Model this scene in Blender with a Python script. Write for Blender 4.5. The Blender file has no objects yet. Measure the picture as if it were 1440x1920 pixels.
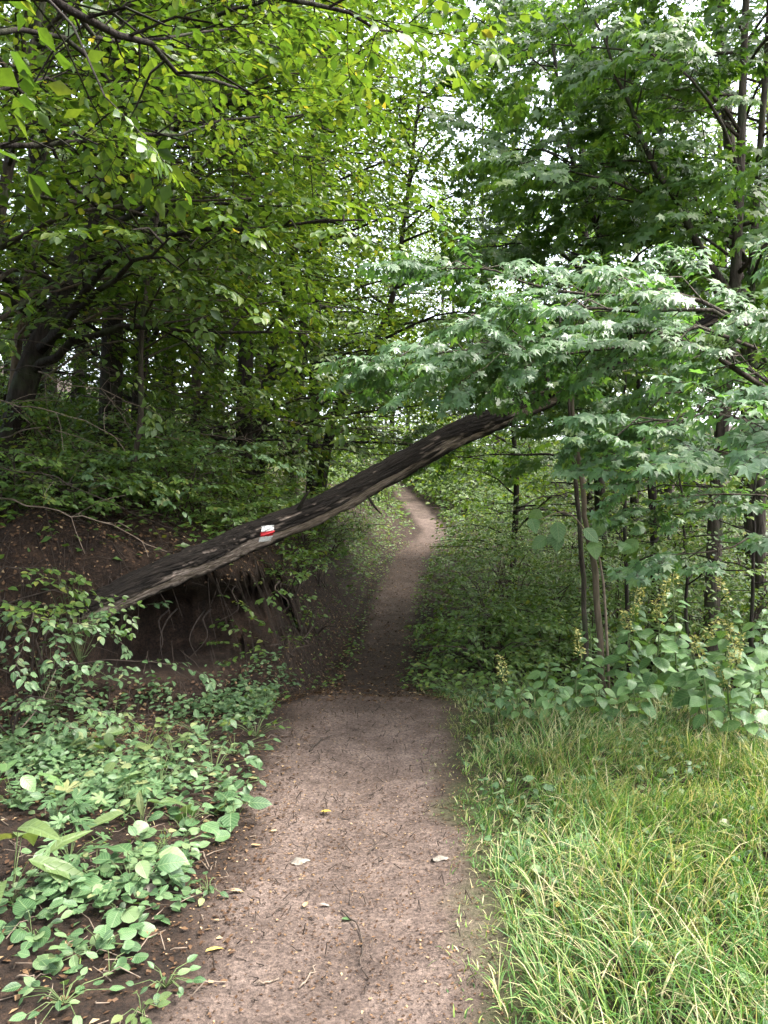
import bpy, math
import numpy as np
from mathutils import Vector
from mathutils.bvhtree import BVHTree

# ------------------------------------------------------------------ camera, sky, sun, exposure
scene = bpy.context.scene
F_PX, CAM_Z = 1442.0, 1.55
cam_d = bpy.data.cameras.new('camera'); cam = bpy.data.objects.new('camera', cam_d)
scene.collection.objects.link(cam); scene.camera = cam
cam.location = (0, 0, CAM_Z); cam.rotation_euler = (math.radians(90), 0, 0)
cam_d.sensor_fit = 'VERTICAL'; cam_d.sensor_height = 24.0
cam_d.lens = 24.0 * F_PX / 1920.0
cam_d.clip_start = 0.05; cam_d.clip_end = 600

SUN_EL, SUN_AZ = math.radians(62), math.radians(96)     # azimuth from +Y (view direction) towards +X
world = bpy.data.worlds.new('World'); scene.world = world; world.use_nodes = True
wn = world.node_tree.nodes; wl = world.node_tree.links
bg = wn['Background']; sky = wn.new('ShaderNodeTexSky'); sky.sky_type = 'NISHITA'
sky.sun_disc = False; sky.sun_elevation = SUN_EL; sky.sun_rotation = SUN_AZ
sky.air_density = 1.0; sky.dust_density = 4.0; sky.ozone_density = 1.0
hs = wn.new('ShaderNodeHueSaturation'); hs.inputs['Saturation'].default_value = 0.45
wl.new(sky.outputs[0], hs.inputs['Color']); wl.new(hs.outputs[0], bg.inputs[0])
bg.inputs[1].default_value = 0.15
sun_d = bpy.data.lights.new('sun', 'SUN'); sun = bpy.data.objects.new('sun', sun_d)
scene.collection.objects.link(sun)
sun_d.energy = 1.5; sun_d.angle = math.radians(20); sun_d.color = (1.0, 0.95, 0.86)
sdir = Vector((math.sin(SUN_AZ) * math.cos(SUN_EL), math.cos(SUN_AZ) * math.cos(SUN_EL), math.sin(SUN_EL)))
sun.rotation_euler = sdir.to_track_quat('Z', 'Y').to_euler(); sun.location = (0, 0, 30)

vs = scene.view_settings
vs.view_transform = 'Standard'; vs.look = 'None'; vs.gamma = 1.0; vs.use_curve_mapping = False
vs.exposure = 2.75
scene.cycles.max_bounces = 7; scene.cycles.diffuse_bounces = 2; scene.cycles.transmission_bounces = 4
scene.cycles.sample_clamp_indirect = 6.0

# ------------------------------------------------------------------ helpers
rng = np.random.default_rng(11)
COL = scene.collection
UP = np.array([0., 0., 1.])

def at(px, py, d):
    """a world point d metres ahead, read off the photograph"""
    return np.array([(px - 720) / F_PX * d, d, CAM_Z + (960 - py) / F_PX * d])

def unit(v):
    v = np.asarray(v, float)
    return v / np.maximum(np.linalg.norm(v, axis=-1, keepdims=True), 1e-9)

def _hash(i, j, k):
    s = np.sin(i * 127.1 + j * 311.7 + k * 74.7) * 43758.5453
    return s - np.floor(s)

def vnoise(x, y, z=0.0):
    x, y, z = np.broadcast_arrays(np.asarray(x, float), np.asarray(y, float), np.asarray(z, float))
    xi, yi, zi = np.floor(x), np.floor(y), np.floor(z)
    xf, yf, zf = x - xi, y - yi, z - zi
    u, v, w = (t * t * (3 - 2 * t) for t in (xf, yf, zf))
    r = 0
    for a in (0, 1):
        for b in (0, 1):
            for c in (0, 1):
                r = r + _hash(xi + a, yi + b, zi + c) * (u if a else 1 - u) * (v if b else 1 - v) * (w if c else 1 - w)
    return r * 2 - 1

def fbm(x, y, z=0.0, o=4):
    r, a = 0, 1.0
    for i in range(o):
        r = r + a * vnoise(x, y, z); x, y, z, a = x * 2.03 + 17.1, y * 2.03 + 5.3, z * 2.03 + 3.7, a * .5
    return r / 1.9

def sstep(a, b, x):
    t = np.clip((x - a) / (b - a), 0, 1); return t * t * (3 - 2 * t)

def mk_mesh(name, V, T, attrs=None, smooth=True):
    me = bpy.data.meshes.new(name)
    V = np.ascontiguousarray(V, np.float32); T = np.ascontiguousarray(T, np.int32)
    k = T.shape[1]
    me.vertices.add(len(V)); me.vertices.foreach_set('co', V.ravel())
    me.loops.add(T.size); me.loops.foreach_set('vertex_index', T.ravel())
    me.polygons.add(len(T)); me.polygons.foreach_set('loop_start', np.arange(0, T.size, k, dtype=np.int32))
    try: me.polygons.foreach_set('loop_total', np.full(len(T), k, np.int32))
    except Exception: pass
    me.polygons.foreach_set('use_smooth', np.full(len(T), smooth, bool))
    for an, av in (attrs or {}).items():
        av = np.asarray(av, np.float32)
        if av.ndim == 1:
            me.attributes.new(an, 'FLOAT', 'POINT').data.foreach_set('value', av)
        else:
            me.attributes.new(an, 'FLOAT_VECTOR', 'POINT').data.foreach_set('vector', np.ascontiguousarray(av).ravel())
    me.update(calc_edges=True); me.validate()
    return me

def link(name, data, parent=None, mat=None, label=None, cat=None, group=None, kind=None):
    o = bpy.data.objects.new(name, data); COL.objects.link(o)
    if mat is not None and not data.materials: data.materials.append(mat)
    if parent is not None: o.parent = parent
    if label: o['label'] = label
    if cat: o['category'] = cat
    if group: o['group'] = group
    if kind: o['kind'] = kind
    return o

def empty(name, loc, label, cat, group=None):
    o = link(name, None, None, None, label, cat, group); o.location = loc; o.empty_display_size = .1
    return o

class Geo:
    """collects triangles of one mesh"""
    def __init__(s): s.V, s.T, s.R, s.U, s.n = [], [], [], [], 0
    def add(s, V, T, r=0.0, U=None):
        s.V.append(V); s.T.append(T + s.n); s.n += len(V)
        s.R.append(np.broadcast_to(r, (len(V),)).astype(float))
        s.U.append(np.zeros((len(V), 3)) if U is None else U)
    def mesh(s, name, origin=(0, 0, 0), smooth=True):
        if not s.V: s.add(np.zeros((3, 3)), np.array([[0, 1, 2]]))
        return mk_mesh(name, np.concatenate(s.V) - np.asarray(origin), np.concatenate(s.T),
                       {'rnd': np.concatenate(s.R), 'luv': np.concatenate(s.U)}, smooth)

def tube(geo, pts, rad, sides=8, rough=0.0, cap=True, seed=0.0):
    pts = np.asarray(pts, float); n = len(pts); rad = np.broadcast_to(rad, (n,)).astype(float)
    t = np.gradient(pts, axis=0); t = unit(t)
    ref = np.array([1., 0, 0]) if abs(t[0][0]) < .8 else np.array([0, 1., 0])
    N = np.zeros_like(pts); a = unit(np.cross(t[0], ref))
    for i in range(n):
        a = unit(a - t[i] * np.dot(a, t[i])); N[i] = a
    B = np.cross(t, N)
    ang = np.linspace(0, 2 * np.pi, sides, endpoint=False)
    ring = N[:, None] * np.cos(ang)[None, :, None] + B[:, None] * np.sin(ang)[None, :, None]
    r = rad[:, None] * np.ones((1, sides))
    if rough:
        q = pts[:, None] + ring * rad[:, None, None]
        r = r * (1 + rough * fbm(q[..., 0] * 9 + seed, q[..., 1] * 9, q[..., 2] * 4, 3))
    V = (pts[:, None] + ring * r[..., None]).reshape(-1, 3)
    i, j = np.meshgrid(np.arange(n - 1), np.arange(sides), indexing='ij')
    a0 = i * sides + j; a1 = i * sides + (j + 1) % sides
    T = np.concatenate([np.stack([a0, a1, a1 + sides], -1).reshape(-1, 3), np.stack([a0, a1 + sides, a0 + sides], -1).reshape(-1, 3)])
    if cap:
        c = len(V); V = np.concatenate([V, pts[-1:], pts[:1]])
        jj = np.arange(sides); e = (n - 1) * sides
        T = np.concatenate([T, np.stack([e + jj, e + (jj + 1) % sides, np.full(sides, c)], -1),
                            np.stack([(jj + 1) % sides, jj, np.full(sides, c + 1)], -1)])
    geo.add(V, T, 0.5)

def spline(pts, n):
    """smooth curve through the points"""
    pts = np.asarray(pts, float); m = len(pts)
    if m == 2: return pts[0] + (pts[1] - pts[0]) * np.linspace(0, 1, n)[:, None]
    P = np.concatenate([[2 * pts[0] - pts[1]], pts, [2 * pts[-1] - pts[-2]]])
    u = np.linspace(0, m - 1 - 1e-6, n); i = u.astype(int); f = (u - i)[:, None]
    p0, p1, p2, p3 = P[i], P[i + 1], P[i + 2], P[i + 3]
    return .5 * (2 * p1 + (p2 - p0) * f + (2 * p0 - 5 * p1 + 4 * p2 - p3) * f ** 2 + (3 * p1 - p0 - 3 * p2 + p3) * f ** 3)

def segs3(geo, A, B, ra, rb):
    """many thin three-sided twigs at once"""
    A, B = np.asarray(A, float), np.asarray(B, float); n = len(A)
    if n == 0: return
    t = unit(B - A); ref = np.where(np.abs(t[:, 2:3]) < .9, UP, np.array([1., 0, 0]))
    u = unit(np.cross(t, ref)); v = np.cross(t, u)
    V = []
    for P, r in ((A, ra), (B, rb)):
        r = np.broadcast_to(r, (n,))[:, None]
        for k in range(3):
            a = 2 * np.pi * k / 3; V.append(P + (u * math.cos(a) + v * math.sin(a)) * r)
    V = np.stack(V, 1).reshape(-1, 3)
    t0 = np.array([[0, 1, 4], [0, 4, 3], [1, 2, 5], [1, 5, 4], [2, 0, 3], [2, 3, 5]])
    T = (np.arange(n)[:, None, None] * 6 + t0).reshape(-1, 3)
    geo.add(V, T, 0.5)

# ------------------------------------------------------------------ leaf shapes: base at origin, along +Y, face up +Z, length 1
def leaf_outline(half, fold=.18, droop=.12, curl=0.0):
    """half: list of (x, y) from base to tip; a midrib vertex beside each"""
    half = np.array(half); m = len(half)
    mid = [(0, y) for x, y in half]
    V = [(0, 0, 0)]
    for x, y in half: V += [(0, y, 0), (-x, y, x * fold), (x, y, x * fold)]
    V.append((0, 1, 0)); V = np.array(V, float)
    V[:, 2] -= droop * V[:, 1] ** 2 + curl * np.abs(V[:, 0])
    T = [(0, 1, 2), (0, 3, 1)]
    for i in range(m - 1):
        a, b = 1 + 3 * i, 4 + 3 * i
        T += [(a, b, b + 1), (a, b + 1, a + 1), (a, a + 2, b + 2), (a, b + 2, b)]
    e = 1 + 3 * (m - 1); t = len(V) - 1
    T += [(e, t, e + 1), (e, e + 2, t)]
    return V, np.array(T)

def leaf_fan(half, droop=.25):
    """lobed leaf: outline (angle from tip in degrees, radius), fan round the stalk point"""
    pts = [(-a, r) for a, r in reversed(half)][:] + [(0, 1.0)] + list(half)
    V = [(0, 0, 0)]
    for a, r in pts:
        a = math.radians(a); V.append((math.sin(a) * r, math.cos(a) * r, 0))
    V = np.array(V, float); R = np.hypot(V[:, 0], V[:, 1])
    V[:, 2] = -droop * R ** 2 + .10 * np.abs(V[:, 0])
    T = [(0, i + 1, i) for i in range(1, len(pts))]
    return V, np.array(T)

LEAF = {
    'kite': (np.array([[0, 0, 0], [-.29, .42, .07], [0, 1, -.08], [.29, .42, .07]], float), np.array([[0, 2, 1], [0, 3, 2]])),
    'lobed': leaf_fan([(22, .52), (50, .90), (72, .50), (106, .58), (150, .22)]),
    'far': (np.array([[0, 0, 0], [-.27, .3, .05], [-.25, .65, .03], [0, 1, -.1], [.25, .65, .03], [.27, .3, .05]], float),
            np.array([[0, 3, 1], [1, 3, 2], [0, 5, 3], [5, 4, 3]])),
    'ovate': leaf_outline([(.24, .22), (.29, .48), (.19, .76)]),
    'broad': leaf_outline([(.2, .1), (.34, .28), (.37, .48), (.27, .7), (.12, .88)], .16, .22),
    'round': leaf_outline([(.34, -.08), (.5, .22), (.5, .5), (.36, .8), (.16, .96)], -.05, .05),
    'lance': leaf_outline([(.1, .12), (.16, .35), (.14, .6), (.07, .85)], .3, .35),
    'maple': leaf_fan([(13, .68), (27, .46), (43, .74), (52, .93), (62, .66), (80, .42), (108, .60), (126, .36), (165, .12)]),
    'cut': leaf_fan([(9, .80), (13, .92), (18, .70), (26, .28), (34, .66), (40, .90), (48, .98), (54, .75), (60, .80), (66, .55), (76, .24), (86, .60), (96, .88), (106, .75), (114, .80), (124, .5), (150, .16)], .12),
}

def frames(D, N):
    D = unit(D); X = unit(np.cross(D, N)); N = np.cross(X, D)
    return np.stack([X, D, N], -1)

def put_leaves(geo, kind, P, D, N, S, rnd=None):
    V0, T0 = LEAF[kind]; n = len(P)
    if n == 0: return
    M = frames(D, N)
    V0 = V0[None] * np.ones((n, 1, 1))
    V0[:, :, 2] += (rng.normal(0, .12, n)[:, None]) * V0[:, :, 1] ** 2 + (rng.normal(0, .12, n)[:, None]) * np.abs(V0[:, :, 0])
    V0[:, :, 0] *= rng.uniform(.85, 1.15, n)[:, None]
    V = np.einsum('nij,nkj->nki', M, V0) * np.asarray(S)[:, None, None] + P[:, None]
    k = V.shape[1]
    T = (np.arange(n)[:, None, None] * k + T0).reshape(-1, 3)
    r = rng.random(n) if rnd is None else rnd
    geo.add(V.reshape(-1, 3), T, np.repeat(r, k), np.tile(LEAF[kind][0], (n, 1)))

# ------------------------------------------------------------------ materials
def new_mat(name):
    m = bpy.data.materials.new(name); m.use_nodes = True
    nt = m.node_tree; nt.nodes.clear()
    return m, nt, nt.nodes, nt.links

def ramp(N, stops):
    r = N.new('ShaderNodeValToRGB'); e = r.color_ramp.elements
    while len(e) < len(stops): e.new(.5)
    for el, (p, c) in zip(e, stops): el.position = p; el.color = (*c, 1)
    return r

def leaf_mat(name, stops, trans=.38, tint=(1.35, 1.25, .5), rough=.42, spec=.5, vein=0.0):
    m, nt, N, L = new_mat(name)
    out = N.new('ShaderNodeOutputMaterial'); p = N.new('ShaderNodeBsdfPrincipled'); t = N.new('ShaderNodeBsdfTranslucent')
    at_ = N.new('ShaderNodeAttribute'); at_.attribute_name = 'rnd'
    oi = N.new('ShaderNodeObjectInfo'); add = N.new('ShaderNodeMath'); add.operation = 'ADD'
    L.new(at_.outputs['Fac'], add.inputs[0]); L.new(oi.outputs['Random'], add.inputs[1])
    fr = N.new('ShaderNodeMath'); fr.operation = 'FRACT'; L.new(add.outputs[0], fr.inputs[0])
    r = ramp(N, stops); L.new(fr.outputs[0], r.inputs[0]); col = r.outputs[0]
    # blotches
    geo = N.new('ShaderNodeNewGeometry'); nz = N.new('ShaderNodeTexNoise'); nz.inputs['Scale'].default_value = 40
    L.new(geo.outputs['Position'], nz.inputs['Vector'])
    mx = N.new('ShaderNodeMix'); mx.data_type = 'RGBA'; mx.blend_type = 'MULTIPLY'; mx.inputs[0].default_value = .5
    rr = ramp(N, [(.3, (.6, .62, .55)), (.7, (1.15, 1.1, 1.0))]); L.new(nz.outputs[0], rr.inputs[0])
    L.new(col, mx.inputs[6]); L.new(rr.outputs[0], mx.inputs[7]); col = mx.outputs[2]
    if vein:
        uv = N.new('ShaderNodeAttribute'); uv.attribute_name = 'luv'
        sx = N.new('ShaderNodeSeparateXYZ'); L.new(uv.outputs['Vector'], sx.inputs[0])
        ab = N.new('ShaderNodeMath'); ab.operation = 'ABSOLUTE'; L.new(sx.outputs[0], ab.inputs[0])
        # side veins: y - |x| repeated
        sb = N.new('ShaderNodeMath'); sb.operation = 'MULTIPLY_ADD'; sb.inputs[1].default_value = -.8
        L.new(ab.outputs[0], sb.inputs[0]); L.new(sx.outputs[1], sb.inputs[2])
        ml = N.new('ShaderNodeMath'); ml.operation = 'MULTIPLY'; ml.inputs[1].default_value = 44; L.new(sb.outputs[0], ml.inputs[0])
        sn = N.new('ShaderNodeMath'); sn.operation = 'SINE'; L.new(ml.outputs[0], sn.inputs[0])
        gt = N.new('ShaderNodeMapRange'); gt.inputs[1].default_value = .75; gt.inputs[2].default_value = 1; L.new(sn.outputs[0], gt.inputs[0])
        mr = N.new('ShaderNodeMapRange'); mr.inputs[1].default_value = .03; mr.inputs[2].default_value = .012; L.new(ab.outputs[0], mr.inputs[0])
        mxv = N.new('ShaderNodeMath'); mxv.operation = 'MAXIMUM'; L.new(gt.outputs[0], mxv.inputs[0]); L.new(mr.outputs[0], mxv.inputs[1])
        sc = N.new('ShaderNodeMath'); sc.operation = 'MULTIPLY'; sc.inputs[1].default_value = vein; L.new(mxv.outputs[0], sc.inputs[0])
        m2 = N.new('ShaderNodeMix'); m2.data_type = 'RGBA'; L.new(sc.outputs[0], m2.inputs[0]); L.new(col, m2.inputs[6])
        m2.inputs[7].default_value = (.22, .30, .14, 1); col = m2.outputs[2]
        bp = N.new('ShaderNodeBump'); bp.inputs['Strength'].default_value = .5; bp.inputs['Distance'].default_value = .004
        bp.invert = True; L.new(mxv.outputs[0], bp.inputs['Height']); L.new(bp.outputs[0], p.inputs['Normal'])
    L.new(col, p.inputs['Base Color'])
    p.inputs['Roughness'].default_value = rough; p.inputs['Specular IOR Level'].default_value = spec
    tc = N.new('ShaderNodeMix'); tc.data_type = 'RGBA'; tc.blend_type = 'MULTIPLY'; tc.inputs[0].default_value = 1
    L.new(col, tc.inputs[6]); tc.inputs[7].default_value = (*tint, 1); L.new(tc.outputs[2], t.inputs['Color'])
    ms = N.new('ShaderNodeMixShader'); ms.inputs[0].default_value = trans
    L.new(p.outputs[0], ms.inputs[1]); L.new(t.outputs[0], ms.inputs[2]); L.new(ms.outputs[0], out.inputs['Surface'])
    return m

def bark_mat(name, dark, light, scale=(14, 14, 3), bump=.6, moss=0.0, peel=False, dist=.02):
    m, nt, N, L = new_mat(name)
    out = N.new('ShaderNodeOutputMaterial'); p = N.new('ShaderNodeBsdfPrincipled'); L.new(p.outputs[0], out.inputs['Surface'])
    tc = N.new('ShaderNodeTexCoord'); mp = N.new('ShaderNodeMapping'); mp.inputs['Scale'].default_value = scale
    if peel:
        a = N.new('ShaderNodeAttribute'); a.attribute_name = 'luv'; L.new(a.outputs['Vector'], mp.inputs[0])
    else: L.new(tc.outputs['Object'], mp.inputs[0])
    n1 = N.new('ShaderNodeTexNoise'); n1.inputs['Scale'].default_value = 1; n1.inputs['Detail'].default_value = 6; n1.inputs['Roughness'].default_value = .65
    L.new(mp.outputs[0], n1.inputs['Vector'])
    vo = N.new('ShaderNodeTexVoronoi'); vo.feature = 'DISTANCE_TO_EDGE'; vo.inputs['Scale'].default_value = .9
    L.new(mp.outputs[0], vo.inputs['Vector'])
    r = ramp(N, [(.3, dark), (.72, light)]); L.new(n1.outputs[0], r.inputs[0]); col = r.outputs[0]
    if moss:
        n2 = N.new('ShaderNodeTexNoise'); n2.inputs['Scale'].default_value = 5; n2.inputs['Detail'].default_value = 4; L.new(tc.outputs['Object'], n2.inputs['Vector'])
        mr = N.new('ShaderNodeMapRange'); mr.inputs[1].default_value = .5; mr.inputs[2].default_value = .7; mr.inputs[4].default_value = moss; L.new(n2.outputs[0], mr.inputs[0])
        mx = N.new('ShaderNodeMix'); mx.data_type = 'RGBA'; L.new(mr.outputs[0], mx.inputs[0]); L.new(col, mx.inputs[6]); mx.inputs[7].default_value = (.05, .075, .03, 1); col = mx.outputs[2]
    if peel:
        pa = N.new('ShaderNodeAttribute'); pa.attribute_name = 'peel'
        n3 = N.new('ShaderNodeTexNoise'); n3.inputs['Scale'].default_value = 2.2; n3.inputs['Detail'].default_value = 7; L.new(mp.outputs[0], n3.inputs['Vector'])
        wc = ramp(N, [(.3, (.12, .088, .068)), (.7, (.50, .40, .33))]); L.new(n3.outputs[0], wc.inputs[0])
        mx = N.new('ShaderNodeMix'); mx.data_type = 'RGBA'; L.new(pa.outputs['Fac'], mx.inputs[0]); L.new(col, mx.inputs[6]); L.new(wc.outputs[0], mx.inputs[7]); col = mx.outputs[2]
    L.new(col, p.inputs['Base Color']); p.inputs['Roughness'].default_value = .9; p.inputs['Specular IOR Level'].default_value = .2
    bp = N.new('ShaderNodeBump'); bp.inputs['Strength'].default_value = bump; bp.inputs['Distance'].default_value = dist
    ad = N.new('ShaderNodeMath'); ad.operation = 'ADD'; L.new(n1.outputs[0], ad.inputs[0])
    vm = N.new('ShaderNodeMath'); vm.operation = 'MINIMUM'; vm.inputs[1].default_value = .3; L.new(vo.outputs['Distance'], vm.inputs[0]); L.new(vm.outputs[0], ad.inputs[1])
    L.new(ad.outputs[0], bp.inputs['Height']); L.new(bp.outputs[0], p.inputs['Normal'])
    return m

def plain_mat(name, c1, c2, scale=20, rough=.8, spec=.3):
    m, nt, N, L = new_mat(name)
    out = N.new('ShaderNodeOutputMaterial'); p = N.new('ShaderNodeBsdfPrincipled'); L.new(p.outputs[0], out.inputs['Surface'])
    tc = N.new('ShaderNodeTexCoord'); nz = N.new('ShaderNodeTexNoise'); nz.inputs['Scale'].default_value = scale; nz.inputs['Detail'].default_value = 5
    L.new(tc.outputs['Object'], nz.inputs['Vector']); r = ramp(N, [(.3, c1), (.7, c2)]); L.new(nz.outputs[0], r.inputs[0])
    L.new(r.outputs[0], p.inputs['Base Color']); p.inputs['Roughness'].default_value = rough; p.inputs['Specular IOR Level'].default_value = spec
    return m

def ground_mat():
    m, nt, N, L = new_mat('forest_soil')
    out = N.new('ShaderNodeOutputMaterial'); p = N.new('ShaderNodeBsdfPrincipled'); L.new(p.outputs[0], out.inputs['Surface'])
    geo = N.new('ShaderNodeNewGeometry')
    def noise(s, d=5, ro=.6):
        n = N.new('ShaderNodeTexNoise'); n.inputs['Scale'].default_value = s; n.inputs['Detail'].default_value = d; n.inputs['Roughness'].default_value = ro
        L.new(geo.outputs['Position'], n.inputs['Vector']); return n
    def mix(f, a, b, mode='MIX'):
        x = N.new('ShaderNodeMix'); x.data_type = 'RGBA'; x.blend_type = mode
        if isinstance(f, float): x.inputs[0].default_value = f
        else: L.new(f, x.inputs[0])
        L.new(a, x.inputs[6]); L.new(b, x.inputs[7]); return x.outputs[2]
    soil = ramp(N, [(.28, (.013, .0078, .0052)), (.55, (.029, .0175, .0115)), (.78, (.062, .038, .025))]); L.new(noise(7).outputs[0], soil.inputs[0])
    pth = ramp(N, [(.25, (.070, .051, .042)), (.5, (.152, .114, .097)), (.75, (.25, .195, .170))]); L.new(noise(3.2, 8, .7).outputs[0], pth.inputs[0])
    fine = ramp(N, [(.36, (.30, .27, .25)), (.5, (1, 1, 1)), (.66, (1.6, 1.55, 1.45))]); L.new(noise(70, 6, .8).outputs[0], fine.inputs[0])
    soilf = ramp(N, [(.38, (.35, .33, .32)), (.5, (1, 1, 1)), (.64, (1.9, 1.75, 1.55))]); L.new(noise(48, 6, .8).outputs[0], soilf.inputs[0])
    pc = mix(.9, pth.outputs[0], fine.outputs[0], 'MULTIPLY')
    # bits of leaf and bark trodden into the path
    vo = N.new('ShaderNodeTexVoronoi'); vo.inputs['Scale'].default_value = 62; vo.inputs['Randomness'].default_value = 1
    dn = noise(25, 3); dv = N.new('ShaderNodeVectorMath'); dv.operation = 'MULTIPLY_ADD'; dv.inputs[1].default_value = (.03, .03, .03)
    L.new(dn.outputs['Color'], dv.inputs[0]); L.new(geo.outputs['Position'], dv.inputs[2]); L.new(dv.outputs[0], vo.inputs['Vector'])
    bits = ramp(N, [(0, (.35, .30, .27)), (.35, (.8, .74, .68)), (.7, (1.05, 1, .95)), (1, (1.6, 1.5, 1.25))]); bits.color_ramp.interpolation = 'CONSTANT'
    sx = N.new('ShaderNodeSeparateColor'); L.new(vo.outputs['Color'], sx.inputs[0]); L.new(sx.outputs[0], bits.inputs[0])
    pc = mix(.4, pc, bits.outputs[0], 'MULTIPLY')
    pa = N.new('ShaderNodeAttribute'); pa.attribute_name = 'trod_shade'
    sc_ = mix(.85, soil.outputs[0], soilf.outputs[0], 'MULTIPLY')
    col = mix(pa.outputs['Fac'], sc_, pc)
    ms = N.new('ShaderNodeAttribute'); ms.attribute_name = 'moss'
    mc = ramp(N, [(.3, (.055, .075, .025)), (.7, (.10, .12, .045))]); L.new(noise(30).outputs[0], mc.inputs[0])
    col = mix(ms.outputs['Fac'], col, mc.outputs[0])
    L.new(col, p.inputs['Base Color']); p.inputs['Roughness'].default_value = .92; p.inputs['Specular IOR Level'].default_value = .25
    bp = N.new('ShaderNodeBump'); bp.inputs['Strength'].default_value = 1.0; bp.inputs['Distance'].default_value = .035
    ad = N.new('ShaderNodeMath'); ad.operation = 'MULTIPLY_ADD'; ad.inputs[1].default_value = .25
    L.new(sx.outputs[1], ad.inputs[0]); L.new(noise(32, 8, .75).outputs[0], ad.inputs[2])
    L.new(ad.outputs[0], bp.inputs['Height']); L.new(bp.outputs[0], p.inputs['Normal'])
    return m

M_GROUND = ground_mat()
M_HORN = leaf_mat('hornbeam_leaf', [(0, (.046, .095, .020)), (.45, (.078, .142, .028)), (.85, (.118, .182, .034)), (.99, (.165, .21, .04)), (1, (.30, .24, .05))], .43, (1.38, 1.38, .5))
M_MAPLE = leaf_mat('maple_leaf', [(0, (.060, .135, .056)), (.5, (.085, .18, .075)), (.9, (.11, .21, .08)), (1, (.16, .24, .07))], .42, (1.35, 1.5, .5), .42, .8, .18)
M_MAPLE2 = leaf_mat('tall_maple_leaf', [(0, (.055, .12, .035)), (.5, (.085, .165, .045)), (.9, (.12, .21, .055)), (1, (.17, .24, .06))], .48, (1.4, 1.45, .5), .42, .6)
M_BUSH = leaf_mat('bush_leaf', [(0, (.055, .11, .025)), (.5, (.085, .16, .035)), (.9, (.13, .205, .045)), (1, (.20, .22, .05))], .4, (1.4, 1.35, .5))
M_HERB = leaf_mat('herb_leaf', [(0, (.030, .075, .028)), (.35, (.060, .13, .050)), (.75, (.095, .175, .075)), (.95, (.15, .22, .10)), (1, (.24, .25, .11))], .26, (1.3, 1.35, .5), .42, .5, .45)
M_NETTLE = leaf_mat('tall_herb_leaf', [(0, (.07, .15, .055)), (.5, (.10, .20, .075)), (1, (.15, .26, .09))], .32, (1.3, 1.3, .5), .40, .55, .4)
M_PALE = leaf_mat('pale_herb_leaf', [(0, (.07, .12, .04)), (.6, (.11, .16, .055)), (1, (.17, .19, .08))], .3, (1.3, 1.3, .5), .45, .4, .2)
M_GRASS = leaf_mat('grass_blade', [(0, (.040, .115, .028)), (.45, (.105, .215, .045)), (.74, (.23, .33, .085)), (.80, (.28, .32, .14)), (.92, (.38, .35, .20)), (1, (.45, .39, .25))], .35, (1.25, 1.25, .6), .5, .35)
M_LITTER = leaf_mat('dead_leaf', [(0, (.03, .016, .009)), (.5, (.065, .034, .018)), (.8, (.12, .068, .036)), (.95, (.24, .155, .085)), (1, (.38, .29, .18))], .15, (1.1, .9, .6), .7, .25)
M_YELLOW = leaf_mat('yellow_leaf', [(0, (.42, .30, .05)), (1, (.50, .38, .10))], .2, (1.1, 1, .5), .55, .4, .3)
M_TAN = leaf_mat('tan_leaf', [(0, (.36, .24, .13)), (1, (.48, .36, .22))], .1, (1, .9, .6), .6, .3, .3)
M_FLOWER = leaf_mat('flower_bud', [(0, (.34, .35, .12)), (.6, (.48, .46, .18)), (1, (.58, .52, .26))], .3, (1.1, 1.1, .6), .6, .3)
M_BARK = bark_mat('grey_brown_bark', (.020, .015, .012), (.095, .076, .060), (20, 20, 4), 1.0, moss=.6, dist=.03)
M_BARKD = bark_mat('dark_bark', (.008, .006, .005), (.042, .033, .027), (20, 20, 4), 1.0, moss=.4, dist=.03)
M_BARKL = bark_mat('pale_sapling_bark', (.06, .045, .032), (.17, .13, .095), (30, 30, 6), .4, moss=.3, dist=.006)
M_LOG = bark_mat('fallen_trunk_bark', (.0045, .0035, .003), (.026, .020, .016), (7, 26, 26), 1.0, peel=True, dist=.03)
M_STEM = plain_mat('green_stem', (.06, .10, .03), (.12, .15, .06), 40, .6)
M_DRY = plain_mat('dry_twig', (.10, .075, .055), (.22, .17, .13), 30, .85)
M_TWIGD = plain_mat('dark_twig', (.025, .018, .014), (.07, .052, .04), 30, .9)
M_WHITE = plain_mat('white_blaze_paint', (.62, .60, .58), (.80, .79, .77), 60, .6)
M_RED = plain_mat('red_blaze_paint', (.36, .012, .018), (.52, .022, .03), 60, .6)
M_CHIP = plain_mat('bleached_wood', (.10, .085, .07), (.23, .205, .175), 60, .85)

# ------------------------------------------------------------------ terrain
PY = [-30, 0, 2.3, 3, 4.1, 6.2, 7, 8, 9.3, 14, 18, 22, 27, 33, 45, 80]
PX = [-.1, -.15, -.17, -.13, -.17, -.09, -.16, -.13, -.03, .28, .62, 1.50, 1.25, .70, -1, -3]
PW = [.55, .55, .52, .54, .53, .66, .44, .36, .32, .38, .42, .36, .38, .38, .5, .6]
PZY = [-200, 0, 6.2, 6.9, 7.8, 9.6, 14, 18, 22, 27, 33, 45, 60, 150, 400]
PZ = [-2, 0, .02, -.10, -.20, -.10, .20, .55, .95, 1.55, 2.45, 4.6, 6.2, 13, 25]
def path_c(y): return np.interp(y, PY, PX)
def path_w(y): return np.interp(y, PY, PW)
def bank_d(x, y):
    ytoe = np.interp(x, [-60, -12, -5, -2.8, -1.6, -.9, 0, 1.5, 6], [-8, 1.6, 4.1, 5.15, 5.75, 6.55, 7.6, 9.5, 16])
    xtoe = path_c(y) - path_w(y) - .12
    return np.minimum((y - ytoe) * .85, xtoe - x)

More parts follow.
